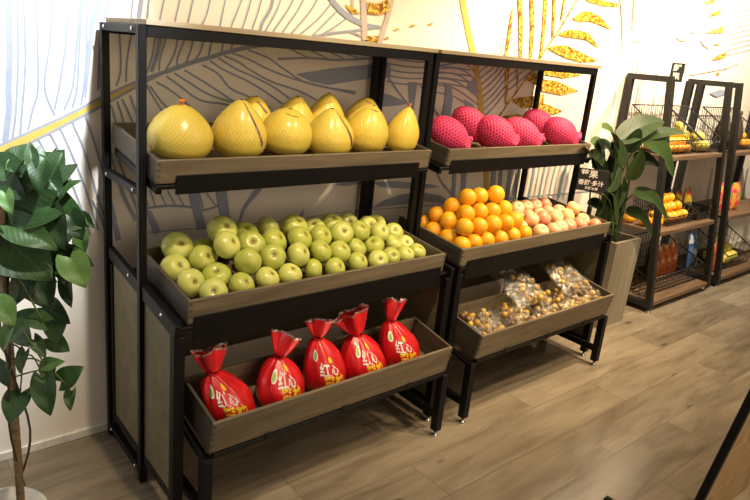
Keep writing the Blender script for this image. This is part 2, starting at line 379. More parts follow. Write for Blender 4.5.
def put(name, me, parent=None, loc=(0, 0, 0), rot=None, scale=None):
    o = bpy.data.objects.new(name, me); COL.objects.link(o)
    if parent: o.parent = parent
    o.location = loc
    if rot is not None:
        if isinstance(rot, Matrix): o.rotation_euler = rot.to_euler()
        else: o.rotation_euler = rot
    if scale is not None: o.scale = scale if isinstance(scale, (tuple, list)) else (scale,)*3
    return o
def build(name, mb, mat, parent=None, loc=(0, 0, 0), rot=None): return put(name, mb.mesh(name, mat), parent, loc, rot)
def tag(o, label, cat, group=None, kind=None):
    o['label'] = label; o['category'] = cat
    if group: o['group'] = group
    if kind: o['kind'] = kind
    return o
def empty(name, loc, rot=(0, 0, 0)):
    o = bpy.data.objects.new(name, None); COL.objects.link(o); o.location = loc; o.rotation_euler = rot; o.empty_display_size = .05
    return o
def struct(o): o['kind'] = 'structure'; return o
ORD = ['first', 'second', 'third', 'fourth', 'fifth', 'sixth', 'seventh', 'eighth', 'ninth', 'tenth', 'eleventh', 'twelfth', 'thirteenth', 'fourteenth', 'fifteenth', 'sixteenth']

# ------------------------------------------------------------------ room
WY = .378
fl = MB(); fl.box((-3.2, -5.0, -.05), (8.5, WY, 0), .0); struct(build('floor', fl, M_floor))

wall = MB()
wall.box((-3.2, WY, -.05), (8.5, WY+.1, 3.0), .0)
LAY = [0]
def wp(x, y):
    p = at(x, y, 1, WY); return Vector((p.x, WY, p.z))
def smooth(pts, n=6):
    if len(pts) < 3: n = 1
    out = []
    P = [pts[0]]+list(pts)+[pts[-1]]
    for i in range(1, len(P)-2):
        p0, p1, p2, p3 = P[i-1], P[i], P[i+1], P[i+2]
        for k in range(n):
            t = k/n
            out.append(.5*((2*p1)+(p2-p0)*t+(2*p0-5*p1+4*p2-p3)*t*t+(3*p1-p0-3*p2+p3)*t**3))
    out.append(P[-2]); return out
def layer():
    LAY[0] += 1; return WY-.0008-.00004*LAY[0]
def stroke(px, w=2.3, mi=1, taper=(1, 1)):
    """a painted stroke on the wall following picture-traced points; w in picture pixels at that distance"""
    pts = smooth([wp(*p) for p in px]); y = layer(); n = len(pts); vs = []; fs = []
    for i, p in enumerate(pts):
        t = (pts[min(i+1, n-1)]-pts[max(i-1, 0)]).normalized(); nn = Vector((-t.z, 0, t.x))
        k = i/(n-1); ww = (taper[0]*(1-k)+taper[1]*k)
        if len(taper) == 3: ww = taper[0]*(1-k)**2+2*taper[1]*k*(1-k)+taper[2]*k*k
        h = w*depth(p)/F*.5*ww
        for sg in (1, -1): q = p+nn*h*sg; vs.append((q.x, y, q.z))
    for i in range(n-1): fs.append([2*i, 2*i+1, 2*i+3, 2*i+2])
    wall.add(vs, fs, mi, None, False)
def patch(px, mi=2, sm=True):
    pts = [wp(*p) for p in px]
    if sm:
        pts = smooth(pts+[pts[0]], 4)[:-1]
    y = layer(); wall.add([(p.x, y, p.z) for p in pts], [list(range(len(pts)))], mi, None, False)
# left part of the mural
stroke([(10.5, -8), (10, 0), (9.2, 33), (9.9, 55), (8.4, 88), (8.8, 110), (5, 142)], 6, 2, (1, 1))
stroke([(17, -8), (18, 40), (17.6, 73), (15.5, 115), (12, 140)])
stroke([(23, -8), (25, 40), (25, 73), (22, 110), (20, 136)])
stroke([(36, -8), (37.4, 40), (38, 88), (32.5, 110), (28, 130)])
stroke([(51, -8), (50.6, 35), (45, 77), (46, 95), (55, 116)])
stroke([(67.5, -8), (66.6, 35), (60.5, 79), (54.5, 110)])
stroke([(81, -8), (77, 40), (72.6, 86), (64, 110)])
stroke([(83.5, -8), (79.6, 40), (77, 88), (72, 108)])
stroke([(91, -8), (87, 22), (86, 59), (83.6, 88), (81, 105)])
stroke([(102, -8), (99, 4), (93, 18), (89.5, 48), (88, 70), (85, 98)], 6.5, 2, (1.2, .3))
stroke([(110, -8), (104, 20), (100, 40), (98, 90)])
# mid rib with gold filling
stroke([(-20, 161), (0, 151.5), (55, 125), (99, 103), (140, 82), (167, 71)], 11.5, 3, (1, .78, .05))
stroke([(-20, 153), (0, 145), (67, 115), (98, 99), (133, 83), (167, 70.5)], 2.6)
stroke([(-20, 167), (0, 158), (50, 133), (100, 107), (147, 81), (167, 71.5)], 2.6)
stroke([(165, 72), (190, 63), (208, 58), (228, 52), (250, 47), (275, 44), (300, 40)], 4.5, 1, (1, .8))
for a in ([(119, 30), (120.6, 56), (120, 74), (116, 86)], [(131.6, 32), (127, 60), (126, 82)], [(155.6, 33), (152, 56), (146, 74)],
          [(167, 35), (160, 58), (159, 71)], [(178, 36), (174, 54), (166, 69)], [(186, 36), (178, 56), (176.6, 65)], [(194, 37), (190, 52), (185.6, 63)],
          [(204, 38), (200, 52), (194, 61)], [(212, 40), (208, 57)], [(223.6, 40), (221, 53)], [(233, 41), (231, 49)],
          [(146, 84), (155, 100), (163, 112)], [(150, 86), (160, 100), (168, 110), (172, 125)], [(156, 82), (170, 90), (186, 103), (200, 120)],
          [(166, 76), (180, 86), (200, 100), (224, 104), (240, 108)], [(174, 73), (188, 82), (208, 94), (228, 101), (250, 108)], [(184, 70), (204, 82), (224, 95), (234, 101), (262, 108)],
          [(202, 65), (218, 74), (230, 88), (249, 97), (270, 108)], [(210, 61), (224, 70), (249, 82), (270, 95), (290, 110)], [(218, 58), (236, 69), (252, 76), (275, 88), (296, 104)],
          [(224, 56), (238, 62), (250, 70), (272, 82), (301, 92), (330, 108)], [(232, 53), (250, 60), (270, 70), (301, 81), (355, 94)], [(248, 50), (268, 58), (285, 70), (310, 84), (356, 92)],
          [(111, 105), (116, 122), (126, 150)], [(117, 101), (123, 120), (130, 150)], [(122, 99), (130, 116), (140, 140)], [(130, 95), (135, 110), (142, 130)],
          [(60, 128), (70, 150), (84, 185), (98, 230)], [(50, 133), (62, 158), (78, 200), (90, 235)], [(38, 139), (50, 162), (65, 200), (80, 235)], [(72, 122), (84, 150), (94, 185), (103, 215)],
          [(85, 116), (95, 145), (106, 185), (116, 220)], [(26, 145), (36, 168), (52, 205), (62, 240)], [(14, 150), (24, 175), (35, 215)],
          [(20, 160), (10, 168), (-10, 170)]):
    stroke(a, 1.9)
stroke([(161, 33), (157, 54), (151, 72)], 4.5, 1, (1, .8))
patch([(295, 74), (333, 68), (373, 64), (390, 63), (390, 78), (373, 78), (328, 85), (312, 82)], 2, False)
stroke([(277, 59), (309, 58), (341, 60), (390, 57)], 2.2)
for a in ([(285, 46), (300, 54), (309, 58)], [(300, 46), (320, 55), (328, 59)], [(318, 47), (338, 56), (345, 60)], [(335, 49), (355, 57), (365, 58)], [(352, 51), (368, 56), (380, 57)]): stroke(a, 1.6)
for k in range(5): stroke([(386, 57+6*k), (402, 60+6*k), (420, 62+5.5*k), (440, 61+5.5*k), (470, 64+6*k)], 1.5)
stroke([(388, 78), (398, 92), (411, 108)], 2)
patch([(408, 82), (417, 82), (413, 112), (409, 112)], 2, False)
patch([(376, 92), (390, 95), (406, 103), (390, 106), (376, 105)], 2)
stroke([(420, 85), (428, 100), (440, 118)], 2)
# between the upper and middle tray
stroke([(140, 209), (167, 205.6), (191, 207), (203, 210), (217.6, 205.6)], 2.6)
for a in ([(143, 190), (148, 206)], [(150, 190), (155, 206)], [(158, 190), (166, 205)], [(167, 190), (175, 205)], [(175, 190), (184, 206)], [(198, 190), (203, 208)], [(204, 190), (215, 205)]): stroke(a, 1.5)
patch([(186, 185), (195, 185), (206, 228), (197, 230)], 2, False)
patch([(214, 182), (225, 182), (231, 227), (222, 229)], 2, False)
stroke([(262, 182), (256, 192), (244, 208), (238, 226)], 5, 2, (1.6, .3))
patch([(144, 208), (151, 211), (161, 232), (153, 234)], 2, False)
stroke([(110, 150), (114, 167), (124, 196), (136, 220)], 3, 2, (.6, 1.4))
stroke([(118, 160), (130, 190), (139, 216)], 3, 2, (.6, 1.2))
stroke([(108, 190), (113, 215), (118, 240)], 5, 2, (.4, 1.2))
stroke([(92, 200), (103, 224), (108, 250)], 3, 2, (.4, 1.2))
stroke([(148, 232), (210, 227), (280, 221), (351, 211), (420, 206), (490, 200), (600, 190)], .9)
patch([(297, 218), (304, 208), (301, 220)], 2, False)
stroke([(361, 175), (358, 190), (350, 222)], 2.4, 6)
patch([(330, 184), (358, 181), (362, 183), (345, 186)], 2, False)
patch([(372, 182), (395, 181), (430, 184), (440, 187), (415, 189), (380, 187)], 2, False)
patch([(370, 208), (384, 200), (400, 194.5), (420, 192), (440, 195), (455, 205), (425, 201), (395, 205)], 2, False)
# behind the right hand shelf
stroke([(460, -10), (467.5, 30), (476, 70), (481.5, 117), (485.5, 165), (487.5, 235)], 7.5, 3)
for k in range(6): stroke([(478, 112-7*k), (466, 104-8*k), (452, 96-9*k+k*k*.5), (434, 92-8*k+k*k*.6)], 1.4)
for k in range(9):
    stroke([(484-.8*k, 116-6.2*k), (494, 106-6.6*k), (505, 93-6.8*k), (518, 82-7*k), (530, 72-7*k)], 1.4)
patch([(445, 84), (451, 84), (452, 100), (449, 122), (440, 122), (444, 100)], 2, False)
patch([(466, 82), (475, 80), (477, 94), (470, 92)], 2, False)
patch([(463, 99), (472, 104), (477, 113), (466, 110)], 2, False)
for a in ([(435, 168), (441, 182), (455, 198)], ): stroke(a, 2)
for x0, x1, w in ((455, 452, 5), (464, 462, 7), (494, 491, 7), (501, 498, 5), (511, 506, 6), (518, 513, 4)):
    stroke([(x0, 160), (x1, 205)], w, 2)
for k in range(11):
    stroke([(524+5.5*k, 160), (522+5*k, 178), (518+5*k, 198)], 1.6+(k % 3)*.9, 5 if k % 2 else 1)
stroke([(506.5, 66), (506, 85), (505.5, 104)], 5.5, 4, (1, .9, .6)); stroke([(517, 66), (516.5, 90)], 3.2, 4, (1, .9, .4))
stroke([(496, 120), (510, 100), (524, 81), (536, 66)], 1.8, 4)
patch([(509, 100), (520, 97), (532, 96), (543, 94), (543, 105), (532, 107), (522, 108), (514, 103)], 4, False)
patch([(524, 78), (531, 74), (543, 71), (543, 84), (532, 84)], 4, False)
patch([(502, 116), (515, 114), (532, 116), (520, 122), (505, 122)], 4, False)
patch([(541, 79), (556, 81), (578, 91), (560, 95), (541, 91)], 4, False); patch([(541, 69), (560, 70), (582, 75), (562, 78), (541, 74)], 4, False); patch([(535, 101), (548, 105), (562, 111), (554, 114), (535, 112)], 4, False)
# above the right hand shelf: gold leaves
stroke([(512, 8), (509, 30), (505, 58)], 4.5, 4, (.2, 1.3, .8))
for a, w in (([(519, -8), (520, 30), (519.5, 62)], 6.5), ([(531, -8), (531.5, 30), (529.5, 62)], 6.5), ([(545, -8), (543, 30), (539, 62)], 5.5), ([(554, -8), (552, 38)], 6), ([(565, -8), (560, 22)], 4.5)):
    stroke(a, w, 4, (1, 1.1, .5))
stroke([(580, -8), (562, 24), (543, 52), (538, 62)], 2, 4)
patch([(571, 19), (580, 12), (588, 11), (600, 17), (611, 30), (597, 24), (588, 21), (579, 22)], 4, False)
patch([(556, 34), (566, 30), (576, 30), (588, 33), (599, 49), (586, 40), (575, 38), (564, 37)], 4, False)
patch([(546, 48), (556, 45), (566, 45.6), (580, 52), (597, 61), (580, 62), (565, 58), (555, 53)], 4, False)
patch([(580, -4), (600, 0), (618, 4), (617, 7), (602, 6), (588, 2)], 4, False)
# above the left hand shelf
for a, w in (([(133, -8), (130, 25)], 1.5), ([(142, -8), (138, 20), (136, 30)], 4), ([(149, -8), (146, 28)], 1.5), ([(165, -8), (158, 26)], 1.5), ([(181, -8), (173, 27)], 1.5), ([(194, -8), (189, 15), (186, 28)], 1.6), ([(211, -8), (206, 14), (199, 29)], 1.5),
             ([(226, -8), (219, 28)], 1.5), ([(244, -8), (237, 10), (230, 27)], 1.5), ([(252, -8), (247, 12), (241, 30)], 1.5), ([(262, -8), (258, 10), (251, 30)], 1.5), ([(273, -8), (270, 8), (262, 22), (259, 32)], 3.2), ([(282, -8), (276, 10), (264, 32)], 1.5),
             ([(296, -8), (288, 8), (272, 32)], 1.5), ([(306, -8), (297, 10), (281, 33)], 1.5), ([(320, -8), (310, 10), (290, 34)], 1.5), ([(331, 2), (318, 18), (297, 36)], 1.5), ([(338, 9), (325, 22), (311, 36)], 1.5), ([(348, 16), (335, 26), (318, 36)], 1.5)):
    stroke(a, w, 1)
stroke([(326, -8), (334, 4), (347, 16), (365, 25), (380, 27)], 6, 2, (.8, 1.2, .4))
stroke([(310, 37), (330, 33), (348, 31), (372, 28)], 2, 1); stroke([(348, 31), (360, 36), (372, 42)], 1.5, 1)
stroke([(362, -8), (364, 40)], 7, 5); stroke([(392, -8), (388, 12), (378, 46)], 6, 5); stroke([(351, -8), (352, 14)], 3, 5)
patch([(366, 2), (376, 4), (389, -2), (388, 12), (378, 15), (366, 14)], 4, False); patch([(343, 4), (352, 7), (360, 14), (350, 13)], 4, False); patch([(365, 36), (378, 36), (375, 44), (366, 43)], 4, False)
for x, y in ((396, 29), (412, 25.5), (430, 24), (386, 38)): patch([(x-4, y+.6), (x, y-1.2), (x+3, y-.2), (x, y+1.4)], 4, False)
# wall over the racks
stroke([(620, -8), (622, 20), (622, 51)], 6, 5, (1, .9, .3)); stroke([(622, 51), (629.5, 42), (641, 39)], 1, 5)
stroke([(634, -8), (632, 30)], 3.5, 5)
patch([(629, 43), (638, 37), (648, 35), (641, 41)], 5, False)
stroke([(622, 51), (618, 62), (608, 72), (600, 88), (592, 112)], 1.1, 5); stroke([(622, 60), (617, 84), (607, 130)], 1.2, 5)
for k in range(7): stroke([(630+3*k, 60+8*(k % 3)), (622+3*k, 95), (612+4*k, 150)], 1.2+1.4*(k % 2), 5)
stroke([(645, 55), (641, 73), (630, 130)], 1, 5); stroke([(661, 57), (657, 71), (650, 125)], 1, 5)
stroke([(675, 37), (684, 40.5), (695, 38)], 2.4, 5, (.4, 1.3, .5)); stroke([(690, 32), (694, 38), (684, 72)], 1.2, 5); patch([(698, 38), (704, 42), (710, 50), (703, 46)], 5, False); patch([(679, 16), (685, 10), (693, 8), (688, 13)], 5, False)
for a in ([(702, 4), (708, 0), (716, -3), (712, 4)], [(707, 18), (713, 12), (720, 9), (719, 14)], [(704, 33), (712, 30), (722, 26), (722, 33)], [(711, 45), (718, 43), (719, 45)], [(711, 59), (717, 55), (726, 52), (724, 58), (714, 60)], [(714, 74), (718, 72), (719, 75)], [(724, 69), (726, 66), (727, 69)]): patch(a, 4, False)
stroke([(709, -5), (707, 33)], 1, 5); stroke([(723, -5), (719, 20), (714, 43)], 1.2, 5); stroke([(688, 75), (710, 71), (726, 68), (738, 63)], 1.2, 5)
for k in range(10): stroke([(750, 4+5*k), (735, 8+5*k), (724, 14+4.6*k)], .7, 5)
patch([(708, 93), (720, 89), (727, 93), (716, 97)], 2, False)
for k in range(8): stroke([(712+5*k, 168), (704+5*k, 215)], 2.5, 1 if k % 2 else 5)
for k in range(6): stroke([(640+5*k, 95), (632+5*k, 128)], 1.6, 5)
stroke([(640, 108), (625, 130), (610, 150)], 2.2, 3)
build('wall_back', wall, [M_wall, M_line, M_leafgrey, M_goldband, M_gold, M_rose, M_pane]); struct(bpy.data.objects['wall_back'])
bb = MB(); bb.box((-3.2, WY-.014, 0), (8.5, WY-.0002, .035), .003); struct(build('baseboard_back', bb, M_white))

# ------------------------------------------------------------------ display shelves
W1, W2, GAP = 1.2, 1.2093, .0223
H, D0, T = 1.536, .351, .025
TL = .034
def xfm(loc, tilt): return Matrix.Translation(loc) @ Matrix.Rotation(tilt, 4, 'X')
TILT = {1: math.atan2(.058, .395), 2: math.atan2(.046, .402), 3: math.atan2(.043, .222)}
FB = {1: (-.0658, 1.0821), 2: (-.2408, .6916), 3: (-.3514, .3057)}    # front bottom edge of each tray (y, z)
TH = {1: .0752, 2: .0810, 3: .1195}; TD = {1: .398, 2: .398, 3: .228}
def make_shelf(x0, y0, W, ms, label):
    root = empty('display_shelf', (x0, y0, 0)); tag(root, label, 'shelf', 'black steel fruit display shelves')
    post = MB().box((0, 0, 0), (T, T, H)).mesh('post', M_black)
    for px, py in ((0, 0), (W-T, 0), (0, D0-T), (W-T, D0-T)): put('post', post, root, (px, py, 0))
    hb = MB().box((T, 0, H-.033), (W-T, T, H)).mesh('crossbar', M_black)
    put('crossbar', hb, root); put('crossbar', hb, root, (0, D0-T, 0))
    srail = MB().box((0, T, 0), (T, D0-T, T))
    sm = srail.mesh('side_rail', M_black)
    bolt = MB().lathe([(.0001, -.003), (.006, -.003), (.0065, 0), (.004, .003), (.0001, .0035)], 10, cap=False).mesh('bolt', M_chrome)
    for px in (0, W-T):
        for pz in (H-T, 1.03, .03):
            r = put('side_rail', sm, root, (px, 0, pz))
            for by in (.05, D0-.05):
                put('bolt', bolt, r, (-.002 if px == 0 else T+.002, by, T/2), (0, -pi/2 if px == 0 else pi/2, 0))
    tb = MB().box((T-.004, -.004, H+.0005), (W+T-.006, D0+.0, H+.0165), .0015); build('top_board', tb, M_top, root)
    # slanted metal shelf plates with a front lip under each tray
    for k in (1, 2):
        fy, fz = FB[k]; m = xfm((0, fy, fz), TILT[k]); s = MB()
        a0, a1 = (T+.002, W-T-.002) if k == 1 else (.012, W-.012)
        d = TD[k]
        s.box((a0, -.006, -.016), (a1, .02, -.002), .002, 0, m)
        s.box((a0, d-.06, -.016), (a1, d-.03, -.002), .002, 0, m)
        s.box((a0, .0, -.006), (a1, d-.03, -.002), .0008, 0, m)
        for q in (a0, a1-.02): s.box((q, .0, -.032), (q+.02, d-.03, -.002), .002, 0, m)
        s.box((a0+.06, -.0075, -.034 if k == 1 else -.06), (a1-.06, -.0035, .028), .001, 0, m)
        build('shelf_plate', s, M_black, root)
    # carrier brackets for the top plate, reaching back to the posts
    # middle stand
    my = -.2603
    leg = MB().box((0, 0, .028), (TL, TL, .665)).mesh('leg', M_black); rleg = MB().box((0, 0, .0), (T, T, .712)).mesh('leg', M_black)
    foot = MB().lathe([(.0001, 0), (.013, 0), (.014, .004), (.010, .009), (.005, .011), (.0045, .03), (.0001, .03)], 14, cap=False).mesh('levelling_foot', M_chrome)
    for px in (.0065, W-TL-.0065):
        put('levelling_foot', foot, put('leg', leg, root, (px, my, 0)), (TL/2, TL/2, 0))
        put('leg', rleg, root, (px+.004, D0-2*T-.006, 0))
        rx = px if px < .5 else px+TL-T+.006
        a = Vector((rx, my, .678)); b = Vector((rx, D0-T-.004, .747))
        tl = math.atan2(b.z-a.z, b.y-a.y); ln = (b-a).length
        s = MB().box((0, -.002, -.016), (T-.006, ln, .03), .002, 0, xfm(a, tl)); r = build('side_rail', s, M_black, root)
        for q in (.1, .38):
            w = xfm(a, tl) @ Vector((0, q, .014)); put('bolt', bolt, r, (w.x-.002 if px < .5 else w.x+T+.002, w.y, w.z), (0, -pi/2 if px < .5 else pi/2, 0))
        build('side_rail', MB().box((px+.004, my+TL, .085), (px+T+.004, D0-2*T-.008, .11)), M_black, root)
        pn = MB(); yA, yB = my+TL, D0-2*T-.008
        zt = lambda y: .660+(y-my)*math.tan(tl)-.001
        xa, xb = px+.009, px+.016
        vs = [(xa, yA, .11), (xa, yB, .11), (xa, yB, zt(yB)), (xa, yA, zt(yA)), (xb, yA, .11), (xb, yB, .11), (xb, yB, zt(yB)), (xb, yA, zt(yA))]
        pn.add(vs, [[0, 3, 2, 1], [4, 5, 6, 7], [0, 1, 5, 4], [3, 7, 6, 2], [0, 4, 7, 3], [1, 2, 6, 5]], 0, None, False)
        build('side_panel', pn, M_mdf, root)
    bp = MB().box((.04, .262, .30), (W-.04, .270, .70), .001); build('back_panel', bp, M_inner, root)
    # low stand
    al = .0786-T/2; ly = -.3559
    lleg = MB().box((0, 0, .028), (TL, TL, .290)).mesh('leg', M_black)
    for px in (al-.006, W-al-TL+.006):
        put('levelling_foot', foot, put('leg', lleg, root, (px, ly, 0)), (TL/2, TL/2, 0))
        a = Vector((px, ly, .286)); m = xfm(a, TILT[3])
        build('side_rail', MB().box((.004, -.002, -.0185), (T+.004, .36, -.0035), .002, 0, m), M_black, root)
        build('side_rail', MB().box((px+.004, ly+TL, .08), (px+T+.004, .05, .11), .002), M_black, root)
        build('leg', MB().box((px, -.02, .03), (px+T, -.02+T, .34), .002), M_black, root)
    fy, fz = FB[3]; m = xfm((0, fy, fz), TILT[3]); s = MB()
    s.box((al+.03, -.0035, -.022), (W-al-.03, .02, -.003), .002, 0, m); s.box((al+.03, .18, -.022), (W-al-.03, .2, -.003), .002, 0, m)
    for q in (.24, .5, .76): s.box((W*q-.012, -.006, -.02), (W*q+.012, -.0025, .010), .001, 0, m)
    build('crossbar', s, M_black, root)
    return root
S1 = make_shelf(0, 0, W1, None, 'black steel three-tier shelf under the yellow netted fruit, left of the pair')
S2 = make_shelf(W1+GAP, .0054, W2, None, 'black steel three-tier shelf under the pink netted fruit, right of the pair')

def make_tray(k, xa, xb, y0, label):
    fy, fz = FB[k]; fy += y0; h, d = TH[k], TD[k]; w = xb-xa; t = .011
    root = empty('wooden_tray', (xa, fy, fz), (TILT[k], 0, 0)); tag(root, label, 'tray', 'wooden display trays on the black shelves')
    build('front_board', MB().box((0, 0, .001), (w, t, h), .0015), M_tray, root)
    sb = MB()
    build('back_board', MB().box((0, d-t, .001), (w, d, h), .0015), M_tray, root)
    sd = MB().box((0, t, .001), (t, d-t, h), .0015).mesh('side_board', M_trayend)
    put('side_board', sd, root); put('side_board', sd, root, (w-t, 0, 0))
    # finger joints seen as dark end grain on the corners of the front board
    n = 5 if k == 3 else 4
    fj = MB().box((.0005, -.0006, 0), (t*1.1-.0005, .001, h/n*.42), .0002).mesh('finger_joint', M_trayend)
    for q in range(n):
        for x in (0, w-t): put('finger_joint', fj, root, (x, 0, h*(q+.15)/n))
    build('base_board', MB().box((t, t, .002), (w-t, d-t, .010), .001), M_tray, root)
    return root
X2 = W1+GAP
TR = {}
SPAN = {(1, 1): (.0262, 1.1738), (1, 2): (.0546, 1.1454), (1, 3): (.0821, 1.1179), (2, 1): (X2+.0646, X2+W2-.0646), (2, 2): (X2+.0303, X2+W2-.0303), (2, 3): (X2+.0821, X2+W2-.0821)}
LBL = {(1, 1): 'grey brown wooden tray holding the yellow netted pomelos', (1, 2): 'grey brown wooden tray full of green apples', (1, 3): 'deep wooden tray holding five red bags near the floor',
       (2, 1): 'shallow wooden tray holding fruit in pink foam nets', (2, 2): 'wooden tray holding the oranges and the blush apples', (2, 3): 'deep wooden tray holding clear plastic bags of small yellow fruit'}
for (u, k), (a, b) in SPAN.items(): TR[(u, k)] = make_tray(k, a, b, 0 if u == 1 else .0054, LBL[(u, k)])
bpy.context.view_layer.update()
def tframe(u, k):
    a, b = SPAN[(u, k)]; fy, fz = FB[k]
    M = xfm((a, fy+(0 if u == 1 else .0054), fz), TILT[k]); return M, M.to_3x3() @ Vector((0, 0, 1)), b-a
def tray_hit(u, k, x, y, h):
    """where the sight line meets the plane h above the tray bottom, as tray coordinates"""
    M, n, w = tframe(u, k); p = at_plane(x, y, M @ Vector((0, 0, h)), n)
    return M.inverted() @ p
def relax(pts, r, w, d, it=60, fixed_h=None):
    pts = [p.copy() for p in pts]
    for _ in range(it):
        for i in range(len(pts)):
            for j in range(i):
                v = pts[i]-pts[j]; l = v.length; mn = (r[i]+r[j])*.985
                if l < mn and l > 1e-6:
                    c = v/l*(mn-l)*.5; pts[i] += c; pts[j] -= c
        for i, p in enumerate(pts):
            q = r[i]; p.x = min(max(p.x, .011+q), w-.011-q); p.y = min(max(p.y, .0115+q), d-.0115-q); p.z = max(p.z, .0095+q)
    return pts

# ---- fruit meshes
def apple_mesh(name, mat, r=1.0, tall=.86, dimple=.24, seg=28):
    prof = []
    n = 22
    for i in range(n+1):
        a = pi*i/n
        rr = math.sin(a)*(1+.06*math.cos(a)); z = math.cos(a)*tall
        z -= dimple*math.exp(-(rr/.30)**2)*(1 if a < pi/2 else -.45)
        prof.append((max(rr*r, 1e-4), z*r))
    def fn(p, a, v):
        q = 1+.025*math.cos(5*a)*(1 if v > .5 else .4)
        return Vector((p.x*q, p.y*q, p.z))
    return MB().lathe(prof, seg, 0, None, fn, False).mesh(name, mat)
def ball_mesh(name, mat, squash=.95, seg=28, nav=.05):
    n = 18; prof = []
    for i in range(n+1):
        a = pi*i/n; rr = math.sin(a); z = math.cos(a)*squash - nav*math.exp(-(rr/.12)**2)*(1 if a < pi/2 else -1)
        prof.append((max(rr, 1e-4), z))
    return MB().lathe(prof, seg, 0, None, None, False).mesh(name, mat)
ME_apple = apple_mesh('green_apple', M_apple); ME_peach = apple_mesh('blush_apple', M_peach, 1, .9, .22)
ME_orange = ball_mesh('orange', M_orange); ME_mini = ball_mesh('small_yellow_fruit', M_mini, 1.0, 14, .08); ME_minib = ball_mesh('small_brown_fruit', M_minib, 1.0, 14, .08)
ME_mango = ball_mesh('yellow_orange_fruit', M_mango, .95, 16, .06); ME_pear = ball_mesh('yellow_green_fruit', M_pear, 1.15, 16, .06)

def rotz_to(n, spin=0):
    q = Vector((0, 0, 1)).rotation_difference(n.normalized()); return (q.to_matrix() @ Matrix.Rotation(spin, 3, 'Z'))
TOCAM = lambda p: (CAM-p).normalized()

# ---- pomelos in the left top tray
def pomelo_mesh(name, taper, pk):
    n = 30; prof = []
    for i in range(n+1):
        a = pi*i/n; c = math.cos(a); rr = math.sin(a)
        if c > 0: rr *= 1-taper*c**1.5
        if c < 0: rr = (1-abs(c)**3.4)**.5 if c > -.999 else 0
        z = c*(1+pk) if c > 0 else c*.80
        prof.append((max(rr, 1e-4), z))
    return MB().lathe(prof, 40, 0, None, lambda p, a, v: Vector((p.x*(1+.02*math.sin(2*a+v*3)), p.y*(1+.02*math.cos(3*a)), p.z)), False).mesh(name, M_pomelo)
PM = [pomelo_mesh('pomelo', .30, .08), pomelo_mesh('pomelo', .42, .22), pomelo_mesh('pomelo', .12, -.04)]
M1, n1, w1 = tframe(1, 1)
def sticker_on(parent, prof_fn, pts, w, mat, name='label_strip'):
    pass
tie_me = MB().lathe([(.0001, 0), (.05, 0), (.06, .03), (.035, .06), (.05, .10), (.08, .14), (.05, .15), (.0001, .14)], 12, cap=False).mesh('stem_tie', M_orange_tie)
stub_me = MB().lathe([(.0001, 0), (.07, 0), (.06, .03), (.03, .045), (.0001, .05)], 12, cap=False).mesh('stem_scar', M_bark)
def pomelo(px, py, wpx, hpx, kind, yloc, label, tilt=(0, 0), topper='scar', strip=None):
    p = at(px, py, 1, yloc); r = wpx/2*depth(p)/F; hz = hpx*depth(p)/F
    me = PM[kind]; zt = {0: 1.08, 1: 1.22, 2: .96}[kind]; sz = hz/(zt+.80)
    p.z = p.z - hz*.5 + .80*sz
    fl = (M1.inverted() @ Vector((p.x, p.y, p.z))).z
    floor_z = (M1 @ Vector((0, (p.y-M1.translation.y), .0105))).z
    p.z = max(p.z, floor_z+.80*sz*1.01+.002)
    o = put('pomelo', me, None, p, Matrix.Rotation(tilt[0]*.5+TILT[1], 3, 'X') @ Matrix.Rotation(tilt[1], 3, 'Y') @ Matrix.Rotation(R.uniform(0, 6), 3, 'Z'), (r, r, sz)); tag(o, label, 'fruit', 'yellow netted pomelos in the top tray')
    if topper == 'tie': put('stem_tie', tie_me, o, (0, 0, zt-.015), None, (1.4, 1.4, 1.2))
    else: put('stem_scar', stub_me, o, (0, 0, zt-.02))
    if strip:
        a0, a1, v0, v1, mt, wd = strip
        loc_cam = (o.matrix_basis.inverted() @ CAM); base = math.atan2(loc_cam.y, loc_cam.x)
        tp = {0: .30, 1: .42, 2: .12}[kind]
        s = MB()
        def surf(t, e):
            th = v0+(v1-v0)*t; a = base+a0+(a1-a0)*t+e; c = math.cos(th); rr = math.sin(th)*(1-tp*max(c, 0)**1.5)
            z = c*zt if c > 0 else c*.80
            return Vector((rr*math.cos(a)*1.035, rr*math.sin(a)*1.035, z*1.015))
        s.grid(lambda u, v: surf(v, (u-.5)*wd), 2, 14)
        build('label_strip', s, mt, o)
    return o
yF, yB = .036, .205
pomelo(180.5, 131.5, 65, 55, 0, yF, 'large yellow pomelo with an orange stem tie, nearest the left post', (.0, -.03), 'tie')
pomelo(239.5, 128, 56, 58, 1, yF, 'yellow netted pomelo second from left in the front row, with a printed label strip', (.05, -.05), 'scar', (.45, 1.0, .25, 1.9, M_stickerw, .10))
pomelo(286.5, 131, 52, 46, 2, yF, 'round yellow pomelo with a dark sticker on its crown, third in the front row', (.04, .02), 'scar', (-.35, .75, .50, .62, M_sticker, .25))
pomelo(330.5, 131, 49, 47, 1, yF, 'yellow pomelo leaning left, fourth in the front row, with a label strip on its right', (.05, -.12), 'scar', (.75, 1.15, .2, 1.9, M_stickerw, .10))
pomelo(367.5, 128.5, 43, 47, 0, yF, 'yellow netted pomelo fifth from left in the front row', (.05, .06), 'scar', (-.3, .7, .42, .55, M_stickerw, .35))
pomelo(403, 129.5, 33, 46, 1, yF, 'pointed yellow pomelo at the right end of the front row', (.0, .06), 'tie')
pomelo(252, 119, 44, 46, 0, yB, 'yellow pomelo in the back row behind the second front one', (0, .05), 'scar', (.3, .9, .5, 1.0, M_stickerw, .2))
pomelo(294, 119, 44, 46, 1, yB, 'yellow pomelo in the back row behind the one with the dark sticker', (0, .02))
pomelo(326, 116, 40, 46, 1, yB, 'tallest yellow pomelo showing in the back row, behind the fourth front one', (0, -.05))
